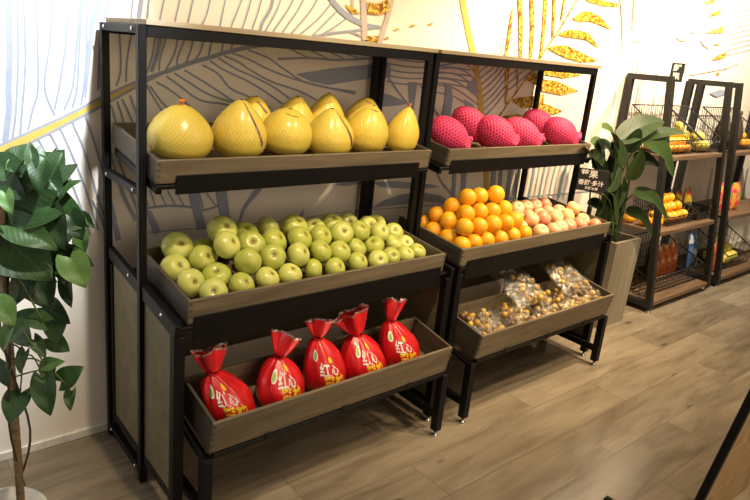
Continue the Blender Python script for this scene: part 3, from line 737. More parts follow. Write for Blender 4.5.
pomelo(363, 119, 40, 44, 0, yB, 'yellow pomelo in the back row behind the fifth front one', (0, .05), 'scar', (-.3, .6, .45, .6, M_stickerw, .3))

# ---- green apples
AP = [  # (row name, [(px, py, lift)])
 ('front row', [(203, 287, 0), (234, 283, 0), (264, 279, 0), (289, 275, 0), (312, 270, 0), (334, 267, 0), (355, 261, 0), (376, 258, 0), (392.5, 255, 0), (408, 252, 0), (425, 250, 0)]),
 ('second row', [(186.6, 277, .0), (215, 272, .012), (246, 264, .045), (273, 259, .05), (299, 255, .05), (322, 251, .045), (338, 254, .03), (354, 249, .03), (374, 248, .025), (391, 245, .02), (410, 240, .01)]),
 ('third row', [(178, 264.4, .0), (202, 262, .02), (225, 252, .065), (252, 245, .065), (276, 241, .065), (298, 242, .07), (324, 238, .065), (341, 238, .065), (362, 235, .06), (382, 237, .04), (396, 233.5, .02)]),
 ('back row', [(166, 253, 0), (192, 247, .0), (216.6, 240, .05), (243, 235, .06), (268, 231, .06), (293, 227.5, .075), (316, 229.5, .06), (332, 225, .06), (349.5, 224.5, .055), (369, 229, .05), (379, 226, .03)])]
pts = []; lab = []; rad = []; M2, n2, w2 = tframe(1, 2)
for rn, lst in AP:
    for i, (x, y, l) in enumerate(lst):
        r = (31.5-(x-180)*13/245)*.5*depth(M2 @ tray_hit(1, 2, x, y, .05))/F*R.uniform(.93, 1.0)
        pts.append(tray_hit(1, 2, x, y, .010+r*.9+l)); rad.append(r)
        lab.append('green apple, %s from the left in the %s of the apple tray' % (ORD[i], rn))
M2, n2, w2 = tframe(1, 2)
pts = relax(pts, [r*.985 for r in rad], w2, TD[2], 40)
for i, (p, r) in enumerate(zip(pts, rad)):
    wpt = M2 @ p
    ax = (Vector((R.uniform(-.5, .5), -.75+R.uniform(-.35, .35), .75+R.uniform(-.3, .3)))).normalized()
    if R.random() < .15: ax = Vector((R.uniform(-1, 1), R.uniform(-.5, 1), R.uniform(-.2, 1))).normalized()
    tag(put('green_apple', ME_apple, None, wpt, rotz_to(ax, R.uniform(0, 6)), (r, r, r*R.uniform(.93, 1.04))), lab[i], 'apple', 'green apples in the middle tray')

# ---- oranges
OR = [('bottom layer', .0, [(425, 223.5), (434, 231), (447.8, 237), (460.5, 244), (474, 242), (486, 239.7), (499.5, 237.8), (511.5, 234.8), (523.5, 231.8)]),
      ('second layer', .052, [(435, 216), (448.5, 223), (463.5, 231.8), (477.8, 229.5), (490.8, 227.7), (502, 225.8), (513.8, 222)]),
      ('third layer', .108, [(452, 207.8), (465.8, 213.8), (480.8, 211.8), (493, 210.8), (504, 209)]),
      ('top layer', .164, [(467, 197.7), (481, 195.8), (494, 197)])]
PE = [('front row', .0, [(524.5, 228.5), (535.8, 230), (548.5, 227.8), (558, 226.5), (568, 225), (577.5, 223.3), (587, 222), (595.5, 220.5)]),
      ('second row', .02, [(529, 223), (542.5, 222), (556, 219), (568.8, 217.5), (579, 215.5)]),
      ('third row', .025, [(521, 217), (530.5, 217), (540, 215.3), (549.5, 213), (561, 212)]),
      ('back row', .035, [(518.5, 209.5), (526.3, 207), (534.5, 206), (545, 204.5)])]
M5, n5, w5 = tframe(2, 2)
items = []
for me, nm, cat, grp, rows, rr, fmt in ((ME_orange, 'orange', 'orange', 'oranges heaped in the right middle tray', OR, .0405, 'orange, %s from the left in the %s of the orange pile'),
                              (ME_peach, 'blush_apple', 'apple', 'blush apples beside the oranges', PE, .0392, 'pink and yellow blush apple, %s from the left in the %s beside the oranges')):
    for rn, l, lst in rows:
        for i, (x, y) in enumerate(lst):
            r = rr+R.uniform(-.001, .001)
            items.append([tray_hit(2, 2, x, y, .010+r+l), r, me, nm, cat, grp, fmt % (ORD[i], rn)])
pp = relax([q[0] for q in items], [q[1]*(1.005 if q[3] == 'orange' else 1.03) for q in items], w5, TD[2], 60)
for p, q in zip(pp, items):
    ax = Vector((R.uniform(-1, 1), R.uniform(-1, .6), R.uniform(-.4, 1))).normalized()
    if q[3] == 'blush_apple': ax = Vector((R.uniform(-.5, .5), -.6+R.uniform(-.4, .4), .7)).normalized()
    tag(put(q[3], q[2], None, M5 @ p, rotz_to(ax, R.uniform(0, 6)), (q[1], q[1], q[1])), q[6], q[4], q[5])

# ---- fruit in pink foam nets
M4, n4, w4 = tframe(2, 1)
def net_mesh():
    prof = []; n = 26
    for i in range(n+1):
        t = i/n; z = -1.05+t*2.15
        if z < .8: rr = math.sqrt(max(0, 1-(z/1.07)**2))*1.03 if z > -1.04 else .12
        else: rr = .68-.06*math.sin(min(1, (z-.8)/.12)*pi/2)+.55*max(0, z-.92)
        prof.append((max(rr, .12), z))
    def fn(p, a, v):
        k = max(0, (v-.86)/.14); q = 1+.10*k*math.sin(7*a)+.05*k*math.sin(13*a+1)
        return Vector((p.x*q, p.y*q, p.z+.05*k*math.sin(5*a)))
    return MB().lathe(prof, 48, 0, None, fn, False).mesh('foam_net', M_pink)
ME_net = net_mesh()
def inner_mesh():
    prof = [(max(math.sin(pi*i/16), 1e-4)*.93, -math.cos(pi*i/16)) for i in range(17)]
    return MB().lathe(prof, 24, 0, None, None, False).mesh('fruit', M_pale)
ME_in = inner_mesh()
PK = [((449, 131), 42, 41, .045, (.70, -.50, -.50), 'pink foam netted fruit at the left end beside the black post'),
      ((470.5, 130), 44, 38, .155, (.70, -.45, -.55), 'pink foam netted fruit second from the left, its crown showing high'),
      ((496, 130), 41, 41, .05, (.72, -.52, -.46), 'pink foam netted fruit third from the left, with a pale end showing'),
      ((521, 131), 40, 39, .05, (.74, -.55, -.40), 'pink foam netted fruit fourth from the left, before a lighter pink one'),
      ((539, 130), 38, 34, .165, (.74, -.45, -.52), 'lighter pink netted fruit behind the fourth one'),
      ((560, 131), 35, 37, .06, (.74, -.52, -.44), 'pink foam netted fruit at the right end, with a pale tip')]
for (c, wpx, hpx, yl, axd, lb) in PK:
    p = at(c[0], c[1], 1, yl); sc = depth(p)/F; rl = wpx*.5*sc*.93; rr = hpx*.5*sc*.74
    fz = (M4 @ Vector((0, p.y-M4.translation.y, .011))).z
    ax = Vector(axd).normalized(); ext = math.sqrt((rl*ax.z)**2+(rr**2)*(1-ax.z**2)); ext = max(ext*1.04, 1.13*rl*1.05*abs(ax.z)+.70*rr*math.sqrt(1-ax.z**2)); p.z = max(p.z-.012, fz+ext)
    o = put('netted_fruit', ME_in, None, p, rotz_to(ax, R.uniform(0, 6)), (rr, rr, rl*1.05)); tag(o, lb, 'fruit', 'fruit in pink foam nets')
    nt_ = put('foam_net', ME_net, o); nt_['label'] = 'pink foam net'

# ---- red bags
def text_mesh(body, size):
    c = bpy.data.curves.new('lettering', 'FONT'); c.body = body; c.size = size; c.resolution_u = 2; c.offset = size*.022
    o = bpy.data.objects.new('lettering', c); COL.objects.link(o)
    dg = bpy.context.evaluated_depsgraph_get(); dg.update(); me = bpy.data.meshes.new_from_object(o.evaluated_get(dg))
    vs = [v.co.copy() for v in me.vertices]; fs = [list(p.vertices) for p in me.polygons]
    bpy.data.objects.remove(o); bpy.data.curves.remove(c); bpy.data.meshes.remove(me)
    x0 = min(v.x for v in vs); y0 = min(v.y for v in vs)
    return [Vector((v.x-x0, v.y-y0, 0)) for v in vs], fs
TXT = {s: text_mesh(s, 1.0) for s in ('红', '心', '蜜柚')}
M3, n3_, w3 = tframe(1, 3)
def red_bag(px, py, wpx, hpx, neck, topc, topw, toph, seed, face, label):
    rn = random.Random(seed)
    yl = -.245
    p = at(px, py, 1, yl); sc = depth(p)/F; r = wpx*.53*sc; hh = hpx*sc
    fz = (M3 @ Vector((0, p.y-M3.translation.y, .0105))).z
    base = Vector((p.x, p.y, fz))
    nk = at(neck[0], neck[1], 1, yl+.01); RI = Matrix.Rotation(-TILT[3], 3, 'X'); nk = RI @ (nk-base)
    tc_ = RI @ (at(topc[0], topc[1], 1, yl+.02)-base)
    H_ = nk.z
    root = empty('red_fruit_bag', base, (TILT[3], 0, 0)); tag(root, label, 'bag', 'red printed fruit bags in the low tray')
    prof = [(.02, .004), (r*.55, .002), (r*.86, .012), (r*.98, .035), (r*1.0, H_*.38), (r*.93, H_*.55), (r*.78, H_*.71), (r*.55, H_*.85), (r*.30, H_*.95), (.014, H_)]
    def sprof(v):
        f = v*(len(prof)-1); i = min(int(f), len(prof)-2); t = f-i
        P = [prof[max(i-1, 0)], prof[i], prof[i+1], prof[min(i+2, len(prof)-1)]]
        out = []
        for q in (0, 1):
            p0, p1, p2, p3 = [a[q] for a in P]
            out.append(.5*((2*p1)+(p2-p0)*t+(2*p0-5*p1+4*p2-p3)*t*t+(3*p1-p0-3*p2+p3)*t**3))
        return out
    ph = [rn.uniform(0, 6) for _ in range(6)]
    def surf(a, v, off=0):
        rr, z = sprof(v)
        k = max(0, (v-.45)/.55)
        rr *= 1 + k*(.10*math.sin(6*a+ph[0])+.07*math.sin(11*a+ph[1])+.04*math.sin(19*a+ph[2])) + .02*math.sin(3*a+ph[3]+4*v) + .018*math.sin(7*a+9*v+ph[4])
        rr += off
        lean = (z/H_)**2
        return Vector((rr*math.cos(a)+nk.x*lean, rr*math.sin(a)*.95+nk.y*lean, z))
    nv = 40; seg = 64
    mb = MB(); vs = [surf(2*pi*k/seg, i/nv) for i in range(nv+1) for k in range(seg)]; fs = []
    for i in range(nv):
        for k in range(seg): k2 = (k+1) % seg; fs.append([i*seg+k, i*seg+k2, (i+1)*seg+k2, (i+1)*seg+k])
    fs.append(list(range(seg))[::-1])
    mb.add(vs, fs, 0); build('bag_body', mb, M_redbag, root)
    build('tie', MB().lathe([(.017, -.005), (.0195, 0), (.017, .005)], 20, 0, Matrix.Translation(nk), None, False), M_redbag, root)
    # gathered top
    axd = (tc_-nk); ln = axd.length*2.0; axd.normalize(); side = axd.cross(Vector((0, -1, 0))).normalized(); fwd = side.cross(axd)
    def top(u, v):
        a = 2*pi*u; k = v
        ww = .013+(topw*sc*.62-.013)*(k**.55); dd = .012+.020*k
        wob = 1+.22*k*math.sin(5*a+ph[1])+.12*k*math.sin(9*a+ph[2])
        z = ln*k*(1+.10*k*math.sin(3*a+ph[4]))
        return nk+side*(ww*wob*math.cos(a))+fwd*(dd*wob*math.sin(a)*(1+.5*math.sin(4*a)))+axd*z
    g = MB(); g.grid(top, 48, 12, 0); build('gathered_top', g, M_redbag, root)
    hm = MB(); hm.grid(lambda u, v: top(u, .93+.10*v)+fwd*.0006, 48, 2); build('clear_hem', hm, M_frost, root)
    # printing: lettering wrapped on the front of the bag
    fa = math.atan2(TOCAM(base).y, TOCAM(base).x)+face
    def wrap(vs, x0, z0, s, sx=1.0, off=.0016):
        out = []
        for v in vs:
            a = fa+(x0+v.x*s*sx)/r; zz = z0+v.y*s
            lo, hi = 0.1, 1.0
            for _ in range(18):
                m = (lo+hi)/2
                if sprof(m)[1] < zz: lo = m
                else: hi = m
            out.append(surf(a, lo, off))
        return out
    def subdiv(vs, fs, n=1): return vs, fs
    for body, mt, x0, z0, s in (('红', M_ink_w, -.026, .100, .046), ('心', M_ink_w, .022, .103, .032), ('蜜柚', M_ink_y, -.012, .062, .042)):
        v0, f0 = TXT[body]; m = MB(); m.add(wrap(v0, x0, z0, s), f0, 0, None, False); build('lettering', m, mt, root)
    def blob(x0, z0, rx, rz, mt, nm, off=.0016, tip=0):
        c = [Vector((x0, z0, 0))]+[Vector((x0+rx*math.cos(2*pi*k/20), z0+rz*math.sin(2*pi*k/20)*(1+tip*math.cos(2*pi*k/20)), 0)) for k in range(20)]
        m = MB(); m.add(wrap(c, 0, 0, 1, 1.0, off), [[0, 1+k, 1+(k+1) % 20] for k in range(20)], 0, None, False); build(nm, m, mt, root)
    blob(-.044, H_*.80, .014, .016, M_ink_w, 'printed_emblem'); blob(-.044, H_*.80, .009, .011, M_ink_lg, 'printed_emblem', .0022)
    blob(.030, .146, .010, .008, M_ink_y, 'printed_emblem')
    m = MB(); c = [Vector((-.075+.05*k/10, .018+.010*math.sin(pi*k/10)*sg+.004*math.sin(6*k/10), 0)) for sg in (1, -1) for k in range(11)]
    m.add(wrap(c, 0, 0, 1), [[k, k+1, 11+k+1, 11+k] for k in range(10)], 0, None, False); build('printed_leaf', m, M_ink_g, root)
    return root
red_bag(230, 395, 50, 44, (213, 372), (211.5, 361), 27, 22, 11, .10, 'red plastic fruit bag at the left end, its gathered top leaning left')
red_bag(279.5, 381, 47, 46, (279, 356.5), (282.5, 346), 27, 20, 12, .28, 'red plastic fruit bag second from the left with a wide gathered top')
red_bag(325, 366, 42, 46, (318, 337.5), (318.5, 329), 22, 17, 13, .22, 'red plastic fruit bag in the middle of the five')
red_bag(363, 356, 46, 40, (358, 334), (354.5, 323), 26, 22, 14, .42, 'red plastic fruit bag second from the right with a pale bag hem')
red_bag(400, 344, 40, 46, (391, 320.5), (392.5, 310), 17, 20, 15, .30, 'red plastic fruit bag at the right end, its twisted top leaning right')

# ---- clear bags of small fruit
M6, n6, w6 = tframe(2, 3)
BAGS = [(.13, 'leftmost', 0), (.33, 'second', 0), (.53, 'third', 0), (.72, 'fourth', 0), (.90, 'rightmost', 0), (.43, 'back left', 1), (.78, 'back right', 1)]
for bi, (xc, nm, back) in enumerate(BAGS):
    rn = random.Random(40+bi)
    w = .196+rn.uniform(-.008, .006); h = .196+rn.uniform(-.01, .006); th = .098 if not back else .06
    if back: w *= 1.25; h = .225
    tl = math.radians(13 if not back else 22)+rn.uniform(-.04, .04); yaw = rn.uniform(-.04, .04)
    org = M6 @ Vector((min(max(xc*w6, .02+w/2), w6-.02-w/2),   .022 if not back else .085, .014 if not back else .112))
    fr = M6.to_3x3().to_4x4() @ Matrix.Rotation(yaw, 4, 'Z') @ Matrix.Rotation(tl, 4, 'X')
    root = empty('clear_plastic_bag', org, fr.to_euler()); 
    tag(root, ['clear zip bag of small yellow fruit at the left end of the tray', 'clear zip bag of small fruit, second from the left in the front row', 'clear zip bag of small yellow fruit in the middle of the front row', 'clear zip bag of small fruit, fourth from the left in the front row', 'clear zip bag of small fruit at the right end of the tray',
               'clear zip bag standing behind the middle front bag', 'clear zip bag standing behind the fourth and rightmost bags'][bi], 'bag', 'clear bags of small fruit')
    ph = [rn.uniform(0, 6) for _ in range(8)]
    def sheet(sg, u, v):
        x = (u-.5)*w*(1-.05*math.sin(pi*v)); y = v*h
        t = th*.5*(max(0, math.sin(pi*u))**.6)*(math.sin(pi*min(1, v*1.0)**.62)**.8 if v < 1 else 0)
        cr_ = .006*math.sin(14*u+ph[0]+6*v)+.005*math.sin(23*v+ph[1]+9*u)+.004*math.sin(31*u-17*v+ph[2]); e = min(1, 6*u, 6*(1-u))
        bend = -.05*max(0, v-.55)**2*6*(1 if not back else .3)
        return Vector((x+.004*math.sin(9*v+ph[3]), y, sg*t+cr_*e*(.5+v)+bend+th*.5+.01*v*math.sin(5*u+ph[5])))
    fm = MB(); fm.grid(lambda u, v: sheet(1, u, v), 26, 26); fm.grid(lambda u, v: sheet(-1, 1-u, v), 26, 26)
    build('plastic_film', fm, M_film, root)
    FM = Matrix.Translation(org) @ fr; tv = [M6.inverted() @ (FM @ Vector(v)) for v in fm.v]
    dz = max(0, .0115-min(v.z for v in tv)); dy = max(0, .0125-min(v.y for v in tv if v.z < .125)) if not back else 0
    org = org + M6.to_3x3() @ Vector((0, dy, dz)); root.location = org
    zs = MB(); zs.grid(lambda u, v: sheet(0, u, .93+.06*v)+Vector((0, 0, .0015)), 26, 2); build('zip_strip', zs, M_strip, root)
    FM = Matrix.Translation(org) @ fr
    pts_ = []; rr_ = []
    for q in range(36 if not back else 20):
        r = rn.uniform(.0115, .0160)
        pts_.append(Vector(((rn.uniform(.12, .88)-.5)*w, rn.uniform(.05, .80)*h, th*.62+rn.uniform(-.02, .02)))); rr_.append(r)
    for _ in range(40):
        for i in range(len(pts_)):
            for j in range(i):
                v = pts_[i]-pts_[j]; l = v.length; mn = rr_[i]+rr_[j]
                if 1e-6 < l < mn: c = v/l*(mn-l)*.5; pts_[i] += c; pts_[j] -= c
            p = pts_[i]; p.x = min(max(p.x, -w*.42), w*.42); p.y = min(max(p.y, .022), h*.82); p.z = min(max(p.z, th*.5-.012), th*.5+(.028 if not back else .014)*math.sin(pi*min(1, p.y/h)**.62))
    zn = ['in the leftmost clear bag', 'in the second clear bag from the left', 'in the middle clear bag', 'in the fourth clear bag', 'in the rightmost clear bag', 'in the back left clear bag', 'in the back right clear bag'][bi]
    for p, r in zip(pts_, rr_):
        wpt = FM @ p; loc = M6.inverted() @ wpt
        if loc.z < .0105+r: wpt += n6*(.0105+r-loc.z)
        br = rn.random() < .35
        o = put('small_fruit', ME_minib if br else ME_mini, None, wpt, (rn.uniform(0, 6), rn.uniform(0, 6), 0), (r, r, r))
        tag(o, ('small brown round fruit ' if br else 'small round yellow fruit ')+zn, 'fruit', ('small brown fruit ' if br else 'small yellow fruit ')+zn)

# ------------------------------------------------------------------ plants
def heart_leaf(name, mat, fold=.18, curl=.25, wid=.92):
    def fn(u, v):
        s = (u-.5)*2
        wv = (math.sin(pi*min(1, v*.94+.06)**.62)**.85)*wid*.5 if v < 1 else 0
        y = v - .12*(1-v)**6*abs(s)**.6*1.4*(1 if v < .25 else 0) - .10*abs(s)**1.5*(1-v)**2
        x = s*wv
        z = fold*abs(x)*1.2 - curl*(v-.35)**2 + .02*math.sin(9*v+2*s)
        return Vector((x, y, z))
    return MB().grid(fn, 10, 14).mesh(name, mat)
HL = {'d': [heart_leaf('leaf', M_leafd, .25, .35), heart_leaf('leaf', M_leafd, .4, .15, .62)], 'm': [heart_leaf('leaf', M_leafm, .2, .3), heart_leaf('leaf', M_leafm, .35, .5, .66)], 'l': [heart_leaf('leaf', M_leafl, .2, .2), heart_leaf('leaf', M_leafl, .3, .4, .7)]}
PY0 = -.16
pc = at(18, 480, 1, PY0); pot_c = Vector((-.455, PY0, 0))
plant = empty('potted_vine', pot_c); tag(plant, 'leafy green trailing vine on a brown pole in a white pot at the left edge', 'plant')
pr = [(.0001, 0), (.080, 0), (.088, .008), (.116, .17), (.124, .175), (.124, .19), (.115, .19), (.108, .15), (.0001, .15)]
build('pot', MB().lathe(pr, 40, 0, None, None, False), M_white, plant)
build('soil', MB().lathe([(.0001, .158), (.06, .162), (.107, .156)], 24, 0, None, None, False), M_soil, plant)
polex = at(17, 470, 1, PY0).x
p0 = at(18, 480, 1, PY0); p1 = at(8, 330, 1, PY0); p2 = p1+(p1-p0)*1.9
build('support_pole', MB().tube([Vector((p0.x+.004, PY0, .15))-pot_c, p1-pot_c, Vector((p1.x, PY0, 1.12))-pot_c], .011, 12), M_pole, plant)
rl = random.Random(3)
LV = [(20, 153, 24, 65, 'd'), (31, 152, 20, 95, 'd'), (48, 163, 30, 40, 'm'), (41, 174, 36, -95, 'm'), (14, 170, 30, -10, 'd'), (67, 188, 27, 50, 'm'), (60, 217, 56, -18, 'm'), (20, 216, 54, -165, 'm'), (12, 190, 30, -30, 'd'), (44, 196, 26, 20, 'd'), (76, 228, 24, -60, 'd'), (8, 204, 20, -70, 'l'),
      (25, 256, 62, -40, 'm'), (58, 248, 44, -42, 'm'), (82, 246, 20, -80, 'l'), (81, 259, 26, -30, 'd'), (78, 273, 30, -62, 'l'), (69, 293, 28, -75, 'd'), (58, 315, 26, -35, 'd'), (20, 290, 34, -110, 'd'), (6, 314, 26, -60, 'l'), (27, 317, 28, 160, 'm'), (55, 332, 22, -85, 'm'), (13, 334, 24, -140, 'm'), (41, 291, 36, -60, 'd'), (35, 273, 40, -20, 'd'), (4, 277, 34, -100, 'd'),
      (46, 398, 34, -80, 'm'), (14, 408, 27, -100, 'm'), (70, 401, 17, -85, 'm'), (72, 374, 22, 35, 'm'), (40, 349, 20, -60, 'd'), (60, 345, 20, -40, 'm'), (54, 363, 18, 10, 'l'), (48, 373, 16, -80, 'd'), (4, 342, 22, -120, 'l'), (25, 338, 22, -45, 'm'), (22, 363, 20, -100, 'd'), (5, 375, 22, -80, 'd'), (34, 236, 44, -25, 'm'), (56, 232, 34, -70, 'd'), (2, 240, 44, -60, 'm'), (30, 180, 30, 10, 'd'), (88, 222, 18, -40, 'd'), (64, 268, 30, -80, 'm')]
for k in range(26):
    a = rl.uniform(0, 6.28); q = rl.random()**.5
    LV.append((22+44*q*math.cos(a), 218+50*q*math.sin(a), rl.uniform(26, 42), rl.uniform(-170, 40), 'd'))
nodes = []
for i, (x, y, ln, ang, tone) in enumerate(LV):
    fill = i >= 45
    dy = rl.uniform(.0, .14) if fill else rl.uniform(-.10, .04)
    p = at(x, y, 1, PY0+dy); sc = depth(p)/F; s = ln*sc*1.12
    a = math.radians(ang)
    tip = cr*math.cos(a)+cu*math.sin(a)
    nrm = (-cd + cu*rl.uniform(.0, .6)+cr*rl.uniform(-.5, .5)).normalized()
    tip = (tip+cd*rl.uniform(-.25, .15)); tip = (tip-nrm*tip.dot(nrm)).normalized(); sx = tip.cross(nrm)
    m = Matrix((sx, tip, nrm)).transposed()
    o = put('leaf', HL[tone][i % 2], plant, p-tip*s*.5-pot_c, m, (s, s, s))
    nodes.append((p-tip*s*.5-pot_c, p))
vine = MB()
for i, (b, p) in enumerate(nodes):
    if i % 3 == 0 or i in (27, 28, 29, 30):
        zz = b.z+rl.uniform(.02, .16); ax = Vector((p0.x-pot_c.x+.0, 0, max(.26, min(1.10, zz))))
        mid = (ax+b)*.5+Vector((rl.uniform(-.02, .02), -.02, .05)); vine.tube(smooth([ax, mid, b], 5), .0022, 6)
build('vine_stem', vine, M_stem, plant)
v2 = MB()
for k in range(2):
    x = polex-pot_c.x; v2.tube(smooth([Vector((x+.02*math.sin(k), .01*math.cos(k), .26)), Vector((x+.035*math.cos(2*k), -.02, .45+.03*k)), Vector((x-.02+.02*k, -.025, .75)), Vector((x+.03*math.sin(3*k), 0, 1.0))], 6), .003, 6)
build('vine_stem', v2, M_bark, plant)

# tall pot with peace lily between the shelf and the racks
pot2 = empty('potted_lily', (2.83, -.085, 0)); tag(pot2, 'tall grey wood planter with long arching green leaves between shelf and racks', 'plant')
pb = MB(); t0 = .28; t1 = .29; hP = .555
def frus(x0, y0, x1, y1, z0, X0, Y0, X1, Y1, z1):
    vs = [(x0, y0, z0), (x1, y0, z0), (x1, y1, z0), (x0, y1, z0), (X0, Y0, z1), (X1, Y0, z1), (X1, Y1, z1), (X0, Y1, z1)]
    return vs
th_ = .018
vs = [(0, 0, 0), (t0, 0, 0), (t0, t0, 0), (0, t0, 0), (-.005, -.005, hP), (t1, -.005, hP), (t1, t1, hP), (-.005, t1, hP), (th_, th_, hP), (t1-th_, th_, hP), (t1-th_, t1-th_, hP), (th_, t1-th_, hP), (th_, th_, hP-.05), (t1-th_, th_, hP-.05), (t1-th_, t1-th_, hP-.05), (th_, t1-th_, hP-.05)]
fs = [[3, 2, 1, 0]]
for k in range(4):
    j = (k+1) % 4; fs += [[k, j, 4+j, 4+k], [4+k, 4+j, 8+j, 8+k], [8+k, 8+j, 12+j, 12+k]]
pb.add(vs, fs, 0, None, False); build('planter', pb, M_pot, pot2)
build('soil', MB().box((th_, th_, hP-.055), (t1-th_, t1-th_, hP-.045), .001), M_soil, pot2)
pcen = Vector((2.83+.14, -.085+.14, hP-.045))
rs = random.Random(5)
def lily(base_px, tip_px, wpx, d0, d1, mat, droop=.0, stem=True, nrm=None):
    b = at(base_px[0], base_px[1], 1, d0); t = at(tip_px[0], tip_px[1], 1, d1); sc = depth(b)/F
    mid = (b+t)*.5+Vector((0, 0, droop)); pts = smooth([b, mid, t], 8); n = len(pts)
    nn = nrm or (-cd*.8+Vector((0, 0, .7)))
    def fn(u, v):
        f = v*(n-1); i = min(int(f), n-2); q = pts[i].lerp(pts[i+1], f-i); tg = (pts[i+1]-pts[i]).normalized()
        s = tg.cross(nn).normalized(); up = s.cross(tg)
        wv = (math.sin(pi*min(1, v*.97+.03)**.75)**.8)*wpx*sc*.78 if v < 1 else 0
        e = (u-.5)*2
        return q+s*(e*wv)+up*(abs(e)*wv*.28) - pcen_off
    m = MB(); m.grid(fn, 8, 16); build('leaf', m, mat, pot2)
    if stem:
        a = pcen+Vector((rs.uniform(-.06, .06), rs.uniform(-.06, .06), -.01)); md = a.lerp(b, .6); md.z += .05; md.x = a.x+(b.x-a.x)*.4; md.y = a.y+(b.y-a.y)*.4
        g = MB(); g.tube([q-pcen_off for q in smooth([a, md, b], 6)], .004, 6); build('stem', g, M_stem, pot2)
pcen_off = Vector((2.83, -.085, 0))
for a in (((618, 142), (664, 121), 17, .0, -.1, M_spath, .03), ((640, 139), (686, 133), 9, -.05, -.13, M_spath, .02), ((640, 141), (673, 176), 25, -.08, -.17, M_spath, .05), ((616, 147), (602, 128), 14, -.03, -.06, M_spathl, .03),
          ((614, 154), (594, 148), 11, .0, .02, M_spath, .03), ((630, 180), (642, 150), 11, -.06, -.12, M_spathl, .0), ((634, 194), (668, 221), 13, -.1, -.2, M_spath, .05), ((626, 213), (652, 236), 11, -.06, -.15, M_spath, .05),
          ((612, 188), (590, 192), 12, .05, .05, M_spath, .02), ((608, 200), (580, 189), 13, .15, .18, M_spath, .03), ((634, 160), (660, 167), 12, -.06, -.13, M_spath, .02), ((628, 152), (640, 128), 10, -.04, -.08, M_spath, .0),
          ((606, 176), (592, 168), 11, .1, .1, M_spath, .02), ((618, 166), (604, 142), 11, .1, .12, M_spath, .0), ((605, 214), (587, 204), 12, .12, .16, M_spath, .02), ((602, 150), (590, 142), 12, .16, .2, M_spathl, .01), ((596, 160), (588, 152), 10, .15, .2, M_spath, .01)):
    lily(*a)
for k in range(26):
    x = 600+rs.uniform(-4, 24); y = rs.uniform(165, 228); a = rs.uniform(50, 130)
    lily((x, y), (x+22*math.cos(math.radians(a))+(x-614)*.3, y-30*math.sin(math.radians(a))), rs.uniform(5, 9), rs.uniform(-.06, .03), rs.uniform(-.12, .0), M_spath, 0, True)

# ------------------------------------------------------------------ signs
def sign(name, label, cat, c, w, h, lines, rod=None, mat=M_sign):
    z = (CAM-c); z.z *= .35; z.normalize(); y = Vector((0, 0, 1)); x = y.cross(z).normalized(); y = z.cross(x)
    m = Matrix((x, y, z)).transposed()
    root = empty(name, c, m.to_euler()); tag(root, label, cat)
    build('board', MB().box((-w/2, -h/2, -.003), (w/2, h/2, .003), .001), mat, root)
    for body, x0, y0, s in lines:
        v0, f0 = text_mesh(body, s); g = MB(); g.add([(v.x+x0, v.y+y0, .0036) for v in v0], f0, 0, None, False); build('lettering', g, M_chalk, root)
    if rod is not None:
        p = m.inverted() @ (rod-c)
        r_ = MB(); r_.tube([(0, -h/2, -.006), p], .004, 8); build('rod', r_, M_black, root)
        r2 = MB(); r2.box((p.x-.012, p.y-.006, p.z-.012), (p.x+.012, p.y+.035, p.z+.012), .002); build('clip', r2, M_black, root)
    return root
rim = M5 @ Vector((w5-.006, .13, TH[2]+.004))
sc_ = at_plane(591.5, 180, rim+Vector((0, 0, .2)), Vector((1, .2, 0)))
sg = sign('chalk_sign', 'small black sign with white handwriting above the blush apples', 'sign', at(592.5, 180.5, 1, rim.y), .150, .118, (('苹果', -.064, .012, .044), ('香甜·多汁', -.069, -.028, .030), ('新鲜水果', -.03, -.050, .016)), rim)
sign('price_tag', 'small black tag with pale characters on top of the rack post', 'sign', at(677, 72.5, 1, .062), .075, .115, (('鲜', -.026, .006, .046), ('果', -.026, -.044, .046)))

# ------------------------------------------------------------------ racks on the right
def bar(mb, a, b, t, up=Vector((0, 1, 0))):
    a, b = Vector(a), Vector(b); z = (b-a); ln = z.length; z.normalize(); x = up.cross(z).normalized() if abs(up.dot(z)) < .99 else Vector((1, 0, 0)); y = z.cross(x)
    m = Matrix.Translation(a) @ Matrix((x, y, z)).transposed().to_4x4(); mb.box((-t/2, -t/2, 0), (t/2, t/2, ln), .002, 0, m)
RH = 1.535
def make_rack(x0, w, label):
    root = empty('produce_rack', (x0, 0, 0)); tag(root, label, 'rack', 'dark slanted produce racks')
    t = .04; yb0, yt0, yr = -.100, .085, .345
    for x in (t/2, w-t/2):
        m = MB(); bar(m, (x, yb0, .03), (x, yt0, RH), t, Vector((1, 0, 0))); build('post', m, M_rack, root)
        m = MB(); bar(m, (x, yr, .03), (x, yr, RH), t, Vector((1, 0, 0))); build('post', m, M_rack, root)
        m = MB(); bar(m, (x, yt0+t*.4, RH-t/2+.001), (x, yr-t*.45, RH-t/2+.001), t*.96, Vector((1, 0, 0))); build('crossbar', m, M_rack, root)
        m = MB(); bar(m, (x, yb0+t*.4, .052), (x, yr-t*.45, .052), t*.96, Vector((1, 0, 0))); build('crossbar', m, M_rack, root)
        for y in (yb0, yr):
            cm = MB(); cm.lathe([(.0001, 0), (.014, 0), (.016, .005), (.012, .012), (.006, .014), (.006, .032), (.0001, .032)], 14, 0, Matrix.Translation((x, y, 0)), None, False)
            build('caster', cm, M_chrome, root)
    for z in (.075, .545, 1.035):
        yf = yb0+(yt0-yb0)*z/RH
        s = MB(); s.box((t, yf-.018, z-.03), (w-t, yf+.004, z), .002); s.box((t, yf+.004, z-.012), (w-t, yr+.0, z), .001); build('shelf_board', s, M_rackwood, root)
    s = MB(); bar(s, (t, yr, RH-.05), (w-t, yr, RH-.05), .02) if False else None
    for z in (.555, 1.045):   # slanted wire braces on the ends
        pass
    return root
